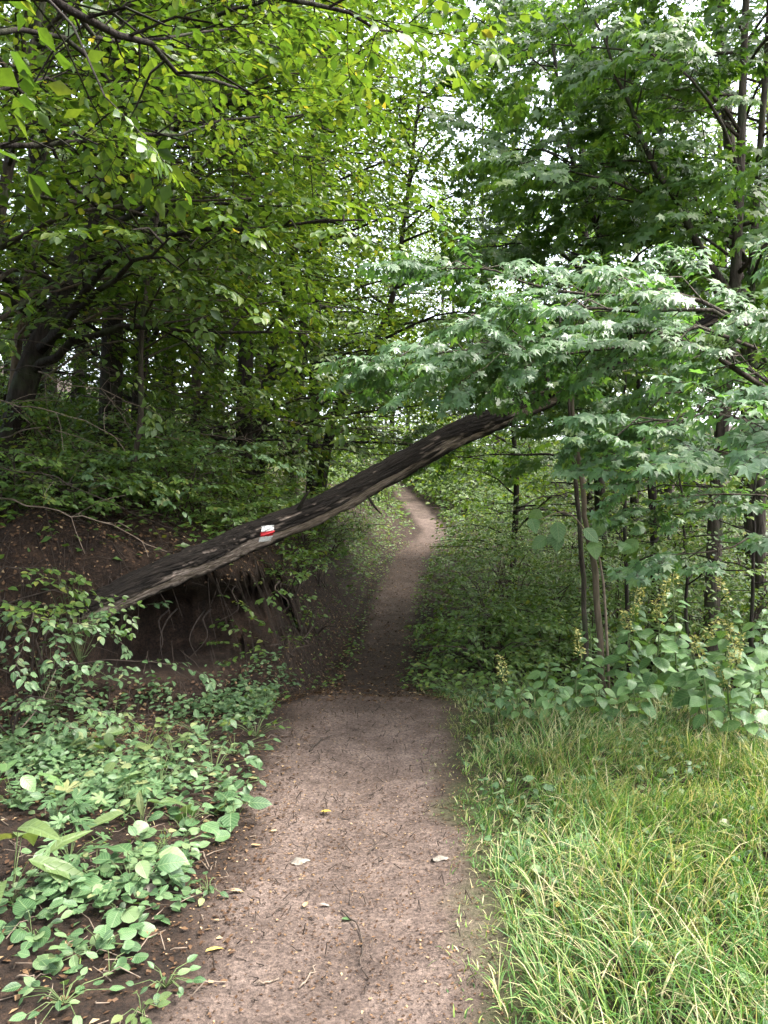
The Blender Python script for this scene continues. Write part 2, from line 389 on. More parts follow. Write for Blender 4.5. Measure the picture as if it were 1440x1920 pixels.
def wob(x, y):
    return (fbm(x * 1.1, y * .7, 31.0, 3) * .75 + .25 * np.clip(x, -1, 1)) * np.clip((y - 4) / 2, 0, 1) * np.clip((12 - y) / 3, 0, 1)

def height(x, y, micro=True):
    x = np.asarray(x, float); y = np.asarray(y, float)
    z = np.interp(y + wob(x, y), PZY, PZ)
    d = bank_d(x, y)
    w = np.interp(y, [5.5, 7, 11, 16, 30], [1.0, .62, .8, 1.3, 2.2])
    bank = sstep(0, 1, d / w) * np.interp(y, [5, 7.2, 11, 18, 30], [.88, 1.12, 1.2, .9, .5]) + np.clip(d - .5 * w, 0, 26) * np.interp(y, [6, 12, 30], [.40, .42, .25])
    z = z + bank + .30 * np.exp(-(((x + 2.75) / .45) ** 2 + ((y - 6.15) / .5) ** 2))
    rgt = x - (path_c(y) + path_w(y))
    z = z - sstep(.2, 2.0, rgt) * sstep(7, 9.5, y) * .38 + sstep(.0, .5, rgt) * .03
    z = z + np.clip(rgt - 6, 0, 30) * .10
    if micro:
        rough = .012 + .05 * sstep(0, .4, d) + .03 * sstep(.1, .5, rgt)
        z = z + fbm(x * 2.2, y * 2.2) * rough * 1.3 + fbm(x * 9, y * 9, 3.3, 4) * (.011 + .055 * sstep(0, .4, d)) + np.abs(fbm(x * 3.1, y * 3.1, 8.8, 3)) * .16 * sstep(.05, .5, d) * (y < 14)
        z = z - .018 * np.exp(-((x - path_c(y)) / .3) ** 2) * (y < 12)
    return z

def axis(lo, a, b, hi, st, g):
    mid = list(np.arange(a, b, st)); up = []; s = st; v = b
    while v < hi: up.append(v); s *= g; v += s
    dn = []; s = st * g; v = a - s
    while v > lo: dn.append(v); s *= g; v -= s
    return np.array(dn[::-1] + mid + up + [hi])
gx = axis(-180, -3.0, 2.0, 180, .046, 1.13); gy = axis(-60, 1.7, 8.8, 300, .046, 1.055)
X, Y = np.meshgrid(gx, gy); Z = height(X, Y)
# undercut in the bank below the fallen trunk: the earth face is pushed in under the root mat
def hollow(X, Y, Z): return sstep(-2.35, -2.0, X) * sstep(-.72, -1.25, X) * sstep(.20, .36, Z) * sstep(.98, .78, Z) * (Y < 8.2) * (Y > 5)
hol = hollow(X, Y, Z)
Yd = Y + hol * (.80 + .25 * fbm(X * 5, Y * 5, 4.4)); Xd = X - hol * .15; Zd = Z - hol * .05
V = np.stack([Xd, Yd, Zd], -1).reshape(-1, 3)
nx, ny = len(gx), len(gy)
i, j = np.meshgrid(np.arange(ny - 1), np.arange(nx - 1), indexing='ij')
q = np.stack([i * nx + j, i * nx + j + 1, (i + 1) * nx + j + 1, (i + 1) * nx + j], -1).reshape(-1, 4)
edge_n = fbm(X * 3, Y * 3, 9.1) * .12
off = np.abs(X - path_c(Y)) - path_w(Y) + edge_n
trod_shade = sstep(.12, -.16, off).ravel() * np.clip(sstep(60, 45, Y).ravel(), 0, 1)
trod_shade *= np.interp((Y + wob(X, Y)).ravel(), [0, 5.2, 7.0, 9, 12, 14.5, 17, 21, 25], [1, 1, .12, .2, .75, .6, .2, .5, 1])  # also paints the dip's shade and the sunlit far end into the soil tone
mossv = (sstep(-.12, .06, X - path_c(Y) - path_w(Y) + fbm(X * 4, Y * 4, 2.2) * .2) * sstep(.5, .1, X - path_c(Y) - path_w(Y)) * (Y < 7)).ravel() * .45
fc = q.mean(1); cx = X.ravel()[q].mean(1); cy = Y.ravel()[q].mean(1)
inp = (np.abs(cx - path_c(cy)) < path_w(cy)) & (cy > -40) & (cy < 60)
def sub(name, mask, label=None):
    f = q[mask]; u, inv = np.unique(f, return_inverse=True)
    me = mk_mesh(name, V[u], inv.reshape(-1, 4), {'trod_shade': trod_shade[u], 'moss': mossv[u]})
    return link(name, me, None, M_GROUND, kind='structure')
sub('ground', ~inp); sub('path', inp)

# ------------------------------------------------------------------ the fallen trunk with its trail blaze
log_img = [(120, 1166, 6.0), (150, 1152, 6.03), (185, 1136, 6.08), (300, 1080, 6.25), (400, 1040, 6.4), (480, 1003, 6.5), (600, 954, 6.7), (720, 890, 6.95),
           (850, 818, 7.2), (940, 781, 7.4), (1040, 738, 7.6), (1140, 690, 7.9), (1240, 640, 8.1), (1340, 596, 8.3)]
lp = spline([at(*p) for p in log_img], 340)
lr = np.interp(np.linspace(0, 1, 340), [0, .03, .10, .2, .4, .7, .85, 1], [.05, .082, .106, .113, .110, .100, .082, .055])
def build_log():
    n, S = 340, 72
    t = unit(np.gradient(lp, axis=0))
    side = unit(np.cross(t, UP)); up = np.cross(side, t)                 # side points towards the viewer
    ang = np.linspace(0, 2 * np.pi, S, endpoint=False)                   # 0 = viewer side, pi/2 = top
    ring = side[:, None] * np.cos(ang)[None, :, None] + up[:, None] * np.sin(ang)[None, :, None]
    s = np.linspace(0, 1, n)[:, None] * np.ones((1, S)); L = 7.2
    a = ang[None, :] * np.ones((n, 1)); aw = (a + np.pi) % (2 * np.pi) - np.pi
    cxn, cyn = np.cos(a) * 2.2, np.sin(a) * 2.2
    n1 = fbm(s * L * 2.6, cxn, cyn, 5); n2 = fbm(s * L * 5.5, cxn * 4.2, cyn * 4.2 + 7, 4)
    # bark gone from the low viewer side in a long ragged strip, and in flecks above it
    centre = np.interp(s, [0, .12, .3, .45, .6, .8, 1], [-.65, -.85, -.90, -.85, -.75, -.60, -.5])
    halfw = np.interp(s, [0, .1, .2, .42, .55, .75, .85, 1], [.50, .52, .50, .46, .42, .34, .14, 0])
    strip = sstep(.16, -.16, np.abs(aw - centre) - halfw - n1 * .75 - n2 * .4)
    fl = sstep(.40, .48, fbm(s * L * 15, cxn * 4.5, cyn * 4.5 + 3, 4) + .4 * n1) * sstep(1.1, .7, np.abs(aw - .1)) * np.interp(s, [0, .15, .25, .5, .9, 1], [.2, .8, 1, .7, .35, 0])
    peel = np.clip(np.maximum(strip * sstep(-.45, -.05, n1 + .6 * n2 + .25), fl * .8), 0, 1)
    fiss = np.abs(fbm(s * L * 5, np.cos(a) * 5, np.sin(a) * 5, 3))
    r = lr[:, None] * (1 + .06 * n1 + .03 * n2) + .020 * np.clip(fiss * 2.6, 0, 1) * (1 - peel) - .016 * peel
    V = (lp[:, None] + ring * r[..., None]).reshape(-1, 3)
    i, j = np.meshgrid(np.arange(n - 1), np.arange(S), indexing='ij')
    a0 = i * S + j; a1 = i * S + (j + 1) % S
    Q = np.stack([a0, a1, a1 + S, a0 + S], -1).reshape(-1, 4)[:, ::-1]
    luv = np.stack([s * L, np.cos(a) * .16, np.sin(a) * .16], -1).reshape(-1, 3)
    return V, Q, luv, peel.ravel()
logV, logQ, logU, logP = build_log()
base = lp[8]
LOG = empty('fallen_tree', base, 'long fallen tree trunk leaning across the path with bark peeled off in pale strips', 'tree trunk')
me = mk_mesh('trunk', logV - base, logQ, {'luv': logU, 'peel': logP})
link('trunk', me, LOG, M_LOG)
bvh = BVHTree.FromPolygons([Vector(v) for v in logV], [tuple(int(k) for k in f) for f in logQ])
EYE = np.array([0, 0, CAM_Z])
def stripe(name, c, mat, parent, seed):
    """a painted band that follows the bark: corners in photo pixels"""
    nu, nv = 22, 10; pts = []; ok = []
    for b in range(nv):
        for a in range(nu):
            u, v = a / (nu - 1), b / (nv - 1)
            p = (1 - u) * (1 - v) * np.array(c[0]) + u * (1 - v) * np.array(c[1]) + u * v * np.array(c[2]) + (1 - u) * v * np.array(c[3])
            # target point on the trunk axis plane, then onto the bark along the trunk's own normal
            P = at(p[0], p[1], 6.5); k = np.argmin(np.linalg.norm(lp - P, axis=1)); k = min(max(k, 1), 338)
            nrm = unit(np.cross(unit(lp[k + 1] - lp[k - 1]), UP))
            h = bvh.ray_cast(Vector(P + nrm * .6), Vector(-nrm), 1.2)
            pts.append(np.array(h[0]) + nrm * .004 if h[0] is not None else P)
            e = min(u, 1 - u) * 6 + .5 + rng.normal(0, .5)
            ok.append(e > .25 and rng.random() > .03)
    T = []
    for b in range(nv - 1):
        for a in range(nu - 1):
            k = b * nu + a
            if ok[k] or (0 < b < nv - 2 and 1 < a < nu - 3): T.append((k, k + nu, k + nu + 1, k + 1))
    me = mk_mesh(name, np.array(pts) - base, np.array(T))
    return link(name, me, parent, mat)
TM = empty('trail_marker', (0, 0, 0), None, None); TM.parent = LOG
TM['label'] = 'white red white painted trail blaze'
stripe('white_stripe', [(486, 986), (511, 984), (510, 994), (485, 997)], M_WHITE, TM, 1)
stripe('red_stripe', [(483, 997), (512, 994), (510, 1004), (484, 1006)], M_RED, TM, 2)
stripe('white_stripe', [(483, 1006), (510, 1004), (507, 1014), (482, 1016)], M_WHITE, TM, 3)
for (px, py, d, dx, dz, r) in [(560, 955, 6.55, .10, .16, .02), (900, 775, 7.3, .05, .2, .018), (1040, 735, 7.6, -.3, .35, .03), (690, 930, 6.8, .12, -.16, .014)]:
    g = Geo(); p = at(px, py, d); tube(g, spline([p, p + [dx * .5, -.03, dz * .6], p + [dx, -.05, dz]], 6), np.linspace(r, r * .35, 6), 7, .2)
    link('branch_stub', g.mesh('branch_stub', base), LOG, M_BARKD)

# ------------------------------------------------------------------ sprays: flat leafy twigs, in their own frame
def make_spray(kind, L, leaf, seed):
    r = np.random.default_rng(seed); P, D, N, S, A, B, R = [], [], [], [], [], [], []
    def twig(p0, d0, ln, depth):
        n = max(3, int(ln / (leaf * (.80 if kind != 'maple' else .75)))); p = p0.copy(); d = d0.copy(); step = ln / n
        for k in range(n):
            d = unit(d + r.normal(0, .10, 3) * [1, 1, .5] + np.array([0, 0, -.035])); q2 = p + d * step
            A.append(p); B.append(q2); R.append(.0035 * (1 - .6 * k / n) * (1 if depth == 0 else .6)); p = q2
            sd = np.cross(d, [0, 0, 1.])
            sides = [(-1) ** k] if kind != 'maple' else [-1, 1]
            for s in sides:
                ld = unit(d * r.uniform(.5, .9) + sd * s * r.uniform(.7, 1.1) + np.array([0, 0, r.uniform(-.45, .1)]))
                ln_ = leaf * r.uniform(.65, 1.15)
                nn = unit(np.array([0, 0, 1.]) + r.normal(0, .28, 3))
                pp = p.copy()
                if kind == 'maple':
                    pe = p + unit(ld + [0, 0, .1]) * leaf * r.uniform(.4, .9); A.append(p); B.append(pe); R.append(.0014); pp = pe
                    ld = unit(ld + [0, 0, -.35])
                P.append(pp); D.append(ld); N.append(nn); S.append(ln_)
            if depth == 0 and k > 0 and r.random() < (.6 if kind != 'maple' else .4):
                s = r.choice([-1, 1]); twig(p, unit(d * .8 + sd * s * .8), ln * r.uniform(.3, .55) * (1 - .5 * k / n), 1)
        P.append(p); D.append(unit(d + [0, 0, -.2])); N.append(unit(np.array([0, 0, 1.]) + r.normal(0, .2, 3))); S.append(leaf * r.uniform(.8, 1.1))
    twig(np.zeros(3), np.array([0., 1., .05]), L, 0)
    return [np.array(v) for v in (P, D, N, S, A, B, R)]
SPRAYS = {'horn': [make_spray('horn', .62, .078, 100 + k) for k in range(7)],
          'maple': [make_spray('maple', .46, .062, 200 + k) for k in range(7)]}

def rot_about(v, axis, a):
    return v * math.cos(a) + np.cross(axis, v) * math.sin(a) + axis * np.dot(axis, v) * (1 - math.cos(a))

def in_trail(p, m=.1):
    return p[1] > 6.6 and abs(p[0] - path_c(p[1])) < path_w(p[1]) + m and p[2] - np.interp(p[1], PZY, PZ) < 2.3
class Plant:
    """a tree or shrub in the making: wood tubes, spray places"""
    def __init__(s): s.wood = Geo(); s.twigs = Geo(); s.sp, s.sd, s.ss = [], [], []
    def limb(s, pts, r0, r1=.006, sides=5, every=.34, start=.25, sec=.5, spray=1.0, droop=.15, rough=.12, flat=.35, dens=1.0):
        ln = sum(np.linalg.norm(np.diff(np.asarray(pts, float), axis=0), axis=1))
        n = max(6, int(ln / .28)); c = spline(pts, n)
        c[1:-1] += rng.normal(0, .015, (n - 2, 3))
        cut = next((k_ for k_ in range(n) if in_trail(c[k_])), n)
        if cut < n:
            if cut < 4: return
            c = c[:cut]; ln *= cut / n; n = cut
        tube(s.wood, c, np.linspace(r0, r1, n) , sides, rough)
        t = unit(np.gradient(c, axis=0)); cum = np.linspace(0, ln, n)
        x = ln * start; k = 0
        while x < ln:
            u = x / ln; p = np.array([np.interp(x, cum, c[:, q_]) for q_ in range(3)]); d = t[min(n - 1, int(u * n))]
            sd = unit(np.cross(d, UP)); sgn = 1 if k % 2 else -1
            dd = unit(d * rng.uniform(.3, .9) + sd * sgn * rng.uniform(.5, 1.1) + UP * rng.normal(.0, flat))
            l2 = sec * rng.uniform(.4, 1.1) * (1.15 - .75 * u)
            if in_trail(p + dd * l2) or in_trail(p + dd * l2 * .6): x += every; continue
            if l2 > .25:
                pts2 = np.array([p, p + dd * l2 * .5 + [0, 0, .03], p + dd * l2 + [0, 0, -droop * l2]])
                c2 = spline(pts2, 5); c3 = c2[::2]; rr_ = np.linspace(r0 * .35, .005, 3) * .6 + .002
                segs3(s.twigs, c3[:-1], c3[1:], rr_[:-1], rr_[1:])
                m = max(1, int(l2 / .30 * dens))
                for w in range(m):
                    f = (w + 1) / m; pp = np.array([np.interp(f, np.linspace(0, 1, 5), c2[:, q_]) for q_ in range(3)])
                    s.add(pp, unit(dd + np.cross(dd, UP) * rng.normal(0, .6) + UP * rng.normal(-.1, .25)), spray * rng.uniform(.75, 1.2))
            else: s.add(p, dd, spray * rng.uniform(.75, 1.15))
            x += every * rng.uniform(.6, 1.4) / dens; k += 1
        s.add(c[-1], t[-1], spray)
    def add(s, p, d, sc):
        q_ = p + np.asarray(d) * .3 * sc                              # walkers keep the trail clear
        if q_[1] > 6.6 and abs(q_[0] - path_c(q_[1])) < path_w(q_[1]) + .22 + .12 * sc and q_[2] - np.interp(q_[1], PZY, PZ) < 2.2: return
        if math.hypot(q_[0], q_[1]) < 2.7 and abs(q_[0]) < 2.2 and q_[1] > 0: return
        s.sp.append(p); s.sd.append(d); s.ss.append(sc)
    def auto(s, trunk, n, z0, ln, r0, toward=None, bias=0.0, elev=(.1, .6), **kw):
        """n limbs along a trunk polyline from height z0 up"""
        trunk = np.asarray(trunk); zz = trunk[:, 2]
        for k in range(n):
            f = (k + rng.random()) / n; z = z0 + (zz[-1] - z0) * f
            p = np.array([np.interp(z, zz, trunk[:, q_]) for q_ in range(3)])
            az = rng.uniform(0, 2 * np.pi); h = np.array([math.cos(az), math.sin(az), 0])
            if toward is not None: h = unit(h + np.array([*toward, 0]) * bias)
            e = rng.uniform(*elev); l = ln * rng.uniform(.6, 1.15) * (1 - .45 * f)
            d = unit(h + UP * e)
            p1 = p + d * l * .45; p2 = p + d * l * .45 + unit(h + UP * (e * .3 - .1)) * l * .55
            s.limb([p, p1 + rng.normal(0, .05 * l, 3) * [1, 1, .5], p2], r0 * (1 - .5 * f), **kw)
    def leaves(s, kind, leafkind, scale=1.0, face=(0, -.3, 0), fb=.25, keep=1.0, twigs=True):
        """resolve the sprays into leaf places"""
        sp, sd, ss = np.array(s.sp), unit(np.array(s.sd)), np.array(s.ss) * scale
        if keep < 1: k = rng.random(len(sp)) < keep; sp, sd, ss = sp[k], sd[k], ss[k]
        lib = SPRAYS[kind]; which = rng.integers(0, len(lib), len(sp)); out = []
        for w in range(len(lib)):
            m = which == w
            if not m.any(): continue
            P, D, N, S, A, B, R = lib[w]; p, d, sc = sp[m], sd[m], ss[m]; n = len(p)
            up = unit(UP + rng.normal(0, .22, (n, 3))); M = frames(d, up)
            mir = rng.choice([-1., 1.], n)
            M[:, :, 0] *= mir[:, None]
            tr = lambda Q: np.einsum('nij,kj->nki', M, Q)
            LP = (p[:, None] + tr(P) * sc[:, None, None]).reshape(-1, 3)
            LD = tr(D).reshape(-1, 3); LN = tr(N).reshape(-1, 3)
            LN = np.where(LN[:, 2:3] < 0, -LN, LN)
            LS = (S[None] * sc[:, None]).reshape(-1)
            LN = unit(LN * (1 - fb) + np.asarray(face) * fb + rng.normal(0, .12, LN.shape))
            if np.linalg.norm(face) > .01: LD = unit(LD + np.array([0, 0, -.35 * fb]))
            out.append((LP, LD, LN, LS))
            nr = p[:, 1] < 6.6; p, sc, n, M = p[nr], sc[nr], int(nr.sum()), M[nr]
            if twigs and n:
                tr = lambda Q: np.einsum('nij,kj->nki', M, Q)
                a = (p[:, None] + tr(A) * sc[:, None, None]).reshape(-1, 3); b = (p[:, None] + tr(B) * sc[:, None, None]).reshape(-1, 3)
                segs3(s.twigs, a, b, np.tile(R, n), np.tile(R, n) * .8)
        return [np.concatenate(v) for v in zip(*out)]

def on_screen(P):
    d = np.maximum(P[:, 1], .1); u = 720 + P[:, 0] / d * F_PX; v = 960 - (P[:, 2] - CAM_Z) / d * F_PX
    return (P[:, 1] > .5) & (u > -10) & (u < 1450) & (v > -10) & (v < 1930)

LEAF_MESH = {}
def leaf_data(kind, var, mat):
    key = (kind, var, mat.name)
    if key not in LEAF_MESH:
        g = Geo(); r = np.random.default_rng(var + 5); V0, T0 = LEAF[kind]; V1 = V0.copy()
        V1[:, 2] += r.normal(0, .14) * V1[:, 1] ** 2 + r.normal(0, .14) * np.abs(V1[:, 0]) + .02 * np.sin(V1[:, 1] * 9 + var)
        g.add(V1, T0, 0.0, V0); me = g.mesh('leaf'); me.materials.append(mat); LEAF_MESH[key] = me
    return LEAF_MESH[key]
from mathutils import Matrix
def leaf_objects(parent, origin, kind, mat, P, D, N, S, name='leaf'):
    M = frames(D, N)
    for k in range(len(P)):
        o = bpy.data.objects.new(name, leaf_data(kind, int(rng.integers(0, 6)), mat)); COL.objects.link(o); o.parent = parent
        m = Matrix([[*(M[k, r_] * S[k]), P[k, r_] - origin[r_]] for r_ in range(3)] + [[0, 0, 0, 1]])
        o.matrix_basis = m

def finish(pl, name, label, cat, base, bark, leafmat, kind, leafkind, group=None, singles=0, crown='crown', **kw):
    L = pl.leaves(kind, leafkind, **kw)
    root = empty(name, base, label, cat, group)
    link('trunk', pl.wood.mesh('trunk', base), root, bark)
    P, D, N, S = L; g = Geo()
    mask = np.zeros(len(P), bool)
    if singles:
        size = np.where(on_screen(P), S / np.maximum(P[:, 1], .3), 0)
        idx = np.argsort(-size)[:singles]; mask[idx[size[idx] > 0]] = True
    put_leaves(g, leafkind, P[~mask], D[~mask], N[~mask], S[~mask])
    cr = link(crown, g.mesh(crown, base), root, leafmat)
    if singles: cr['kind'] = 'stuff'
    if pl.twigs.n: link('twigs', pl.twigs.mesh('twigs', base), root, bark)['kind'] = 'stuff'
    if mask.any(): leaf_objects(cr, base, leafkind, leafmat, P[mask], D[mask], N[mask], S[mask])
    STATS.append((name, len(P), len(pl.sp)))
    return root
STATS = []

# ------------------------------------------------------------------ near tree on the left whose boughs hang into the top of the picture
pl = Plant()
b = np.array([-3.3, 2.7, float(height(-3.3, 2.7, False))])
tr = spline([b, b + [.15, .1, 1.5], b + [.5, .2, 3.2], b + [.7, .3, 5.0], b + [.9, .4, 7]], 16)
tube(pl.wood, tr, np.linspace(.15, .05, 16), 10, .15)
pl.limb([b + [.5, .2, 3.0], at(-60, -60, 3.1), at(110, 12, 3.2), at(250, 70, 3.4), at(350, 140, 3.7), at(460, 170, 4.2)], .030, .006, every=.15, sec=.6, start=.3)
pl.limb([b + [.3, .1, 2.4], at(-40, 290, 3.9), at(120, 268, 4.1), at(240, 260, 4.4), at(440, 230, 4.9), at(600, 210, 5.4)], .020, .004, every=.17, sec=.65, start=.2)
pl.limb([b + [.6, .25, 3.9], at(150, -120, 3.0), at(420, -30, 3.1), at(640, 20, 3.3), at(760, 60, 3.5)], .022, .004, every=.15, sec=.55, start=.35)
pl.limb([b + [.5, .25, 3.4], at(60, -10, 3.6), at(200, 80, 4.2), at(400, 60, 5.0), at(620, 110, 5.8)], .020, .004, every=.16, sec=.65)
pl.limb([b + [.3, .15, 2.2], at(0, 170, 4.6), at(160, 180, 5.4), at(380, 330, 6.2)], .018, .004, every=.16, sec=.65)
pl.limb([b + [.5, .25, 3.0], at(40, 60, 4.2), at(260, 190, 5.0), at(520, 280, 5.8), at(680, 330, 6.4)], .02, .004, every=.16, sec=.7)
pl.limb([b + [.4, .25, 2.8], at(-20, 120, 4.4), at(120, 330, 5.2), at(260, 430, 6.0), at(420, 480, 6.6)], .018, .004, every=.16, sec=.65)
finish(pl, 'overhanging_tree', 'near tree whose leafy boughs hang into the upper left of the view', 'tree', b, M_BARKD, M_HORN, 'horn', 'ovate', singles=300,
       scale=.82, face=(.1, -.2, .3), fb=.15)

# ------------------------------------------------------------------ left hillside trees
def hill_tree(name, label, imgs, r, n, ln, z0, group=None, bark=M_BARK, leafkind='far', every=.26, sec=.75, spray=1.1, keep=1.0, toward=(1, -.3), bias=.7, scale=1.0, mat=None, top=None, fb=.2, twigs=False, dens=1.0, kind='horn', singles=0, rtop=.3):
    pl = Plant(); pts = [at(*p) for p in imgs]
    b = pts[0].copy(); b[2] = float(height(b[0], b[1], False)) - .12
    pts = [b] + pts[1:]
    if top is not None: pts.append(pts[-1] + np.array(top))
    tr = spline(pts, 22); tube(pl.wood, tr, np.interp(np.linspace(0, 1, 22), [0, .06, 1], [r * 1.35, r, r * rtop]), 9, .2, seed=r * 91)
    tr = tr[np.argsort(tr[:, 2])]
    pl.auto(tr, n, z0, ln, r * .38, toward, bias, every=every, sec=sec, spray=spray, dens=dens)
    return finish(pl, name, label, 'tree', b, bark, mat or M_HORN, kind, leafkind, group, singles, scale=scale, keep=keep, face=(.2, -.5, .4), fb=fb, twigs=twigs)

NT = dict(every=.25, sec=.85, spray=1.15, bias=.55, leafkind='far')
hill_tree('leaning_tree', 'thick dark old tree leaning to the right on the bank at far left', [(0, 900, 7.5), (55, 700, 7.5), (150, 480, 7.7), (205, 300, 7.9)], .14, 34, 3.6, 2.7, bark=M_BARKD, top=(.5, .2, 4), **NT)
hill_tree('slender_tree', 'slender dark trunk just right of the thick leaning tree', [(250, 900, 9.6), (268, 650, 9.6), (290, 420, 9.7), (300, 200, 9.8)], .095, 32, 3.2, 2.2, bark=M_BARKD, top=(.3, .1, 3.5), **NT)
hill_tree('slender_tree', 'thin grey trunk above the buried end of the fallen trunk', [(365, 900, 10.5), (370, 650, 10.5), (385, 400, 10.6)], .075, 32, 3.2, 2.1, top=(.5, .1, 4), **NT)
hill_tree('slender_tree', 'dark trunk above the red and white blaze leaning slightly right', [(480, 860, 11.5), (500, 720, 11.5), (550, 480, 11.7)], .10, 32, 3.2, 2.2, bark=M_BARKD, top=(.7, .1, 4.5), **NT)
hill_tree('crooked_tree', 'thin tree leaning steeply right over the path above the fallen trunk', [(590, 900, 12.5), (625, 780, 12.5), (680, 690, 12.6), (735, 560, 12.8), (760, 400, 13)], .085, 22, 2.4, 3.2, bark=M_BARKD, top=(.3, 0, 2.5), **NT)
hill_tree('slender_tree', 'pale thin stem at the left edge crossing upward to the right', [(0, 560, 7.5), (60, 480, 7.6), (140, 380, 7.8), (250, 240, 8.2)], .045, 24, 2.6, 2.6, bark=M_BARKL, top=(.6, .2, 2), **NT)
hill_tree('slender_tree', 'slim tree on the bank edge spreading its crown over the near path', [(225, 1000, 7.3), (262, 800, 7.2), (268, 600, 7.1), (320, 250, 6.9)], .032, 30, 2.6, 2.9, top=(.4, -.1, 2), **NT)
hill_tree('slender_tree', 'slim grey tree at the left edge with a spreading yellow green crown', [(-60, 950, 6.2), (-40, 700, 6.2), (0, 400, 6.2), (60, 100, 6.1)], .07, 30, 2.9, 3.0, top=(.4, 0, 2), **NT)
k = 0
for (px, d, r) in [(40, 13, .14), (140, 15, .12), (215, 12.5, .10), (310, 16, .16), (410, 14, .11), (470, 18, .14), (545, 16, .12), (90, 20, .18), (260, 22, .16), (380, 24, .18), (520, 26, .16), (20, 28, .2), (150, 30, .2), (290, 32, .2), (450, 34, .2), (-60, 18, .16), (-80, 11, .12)]:
    x = (px - 720) / F_PX * d; z = float(height(x, d, False)); ht = rng.uniform(8, 11)
    zp = lambda z_: 960 - (z_ - CAM_Z) / d * F_PX
    hill_tree('woodland_tree', 'slim shaded tree among others on the wooded slope behind the fallen trunk', [(px, zp(z), d), (px + rng.uniform(-10, 30), zp(z + 3), d), (px + rng.uniform(0, 70), zp(z + 6), d)], r, 26, 3.6, z + .6,
              group='trees on the wooded slope', leafkind='far' if d < 13.5 else 'kite', top=(rng.uniform(0, .6), 0, ht - 6), spray=1.35, every=.43, sec=.95, bark=M_BARKD if k % 2 else M_BARK, scale=1.15 if d < 19 else 1.5); k += 1

for (x, y, ht) in [(-5.2, 1.8, 9), (-6.5, 4.4, 10), (-8.0, 0.0, 11), (-4.6, -1.6, 9)]:  # out of view: more of the wood, added to shade the left bank
    pl = Plant(); b = np.array([x, y, float(height(x, y, False)) - .1]); tr = spline([b, b + [.2, .1, ht * .4], b + [.6, .3, ht]], 16)
    tube(pl.wood, tr, np.linspace(.16, .04, 16), 9, .15); pl.auto(tr, 24, b[2] + 2.6, 3.4, .05, (1, 0), .2, every=.36, sec=.9, spray=1.3)
    finish(pl, 'woodland_tree', 'unseen shade tree in the wood to the left of the viewpoint', 'tree', b, M_BARK, M_HORN, 'horn', 'kite', 'unseen shade trees left of the viewpoint', scale=1.4, twigs=False)
def tall_tree(label, x, y, r, ht, z0, n, ln, bark, group, mat, scale=1.7, lean=(.5, 0), keep=1.0, every=.5):
    pl = Plant(); b = np.array([x, y, float(height(x, y, False)) - .15]); tr = spline([b, b + [lean[0] * .2, lean[1] * .2, ht * .35], b + [lean[0] * .6, lean[1] * .6, ht * .7], b + [lean[0], lean[1], ht]], 20)
    tube(pl.wood, tr, np.interp(np.linspace(0, 1, 20), [0, .05, 1], [r * 1.4, r, r * .25]), 10, .2, seed=x); pl.auto(tr, n, b[2] + z0, ln, r * .4, (1, -.2), .2, every=every, sec=1.1, spray=1.6)
    return finish(pl, 'tall_tree', label, 'tree', b, bark, mat, 'horn', 'kite', group, scale=scale / 1.6, keep=keep, twigs=False)
for lb, px, d, r in [('tall dark trunk rising at the left among the shaded slope trees', 205, 9.0, .13), ('tall straight dark trunk above the middle of the fallen trunk', 455, 10.6, .12), ('tall dark trunk at the left edge high on the slope', 60, 11.5, .15), ('tall slender trunk on the slope just left of the path bend', 585, 14.5, .12)]:
    tall_tree(lb, (px - 720) / F_PX * d, d, r, 13.5, 6.8, 20, 3.6, M_BARKD, 'tall trees on the left slope', M_HORN)
for x, y in [(-7.2, 6.4), (-9.5, 9.0)]:  # out of view, added so their high crowns darken the left slope
    tall_tree('unseen tall shade tree in the wood to the left of the viewpoint', x, y, .16, 14, 6.5, 20, 3.8, M_BARKD, 'unseen shade trees left of the viewpoint', M_HORN)
for lb, px, d, ht in [('tall thin leaved tree showing through the sky gap', 905, 40, 19), ('tall airy tree right of the sky gap', 1010, 44, 19), ('tall airy tree behind the maples at upper right', 1130, 34, 18), ('tall airy tree left of the twin maple trunks', 1240, 29, 17), ('tall airy tree behind the twin maple trunks', 1350, 25, 16), ('tall airy tree at the right edge far back', 1440, 28, 17), ('tall thin leaved tree at the left side of sky gap', 735, 44, 19), ('tall pale tree in the middle of the sky gap far off', 830, 52, 20)]:
    tall_tree(lb, (px - 720) / F_PX * d, d, .16, ht, 4.5, 24, 4.2, M_BARKD, 'tall trees behind', M_BUSH, scale=2.1, lean=(0, 0), keep=.8 if px in (905, 735, 830) else .95, every=.55)
for lb, px, d, ht in [('leafy tree closing the view over the far path, left of it', 672, 36, 15), ('leafy tree closing the view straight above the far path', 765, 43, 16.5), ('leafy tree closing the view over the far path, right of it', 850, 38, 14)]:
    tall_tree(lb, (px - 720) / F_PX * d, d, .13, ht, 3.5, 30, 3.6, M_BARKD, 'leafy trees over the far path', M_HORN, scale=2.1, lean=(0, 0), every=.42)
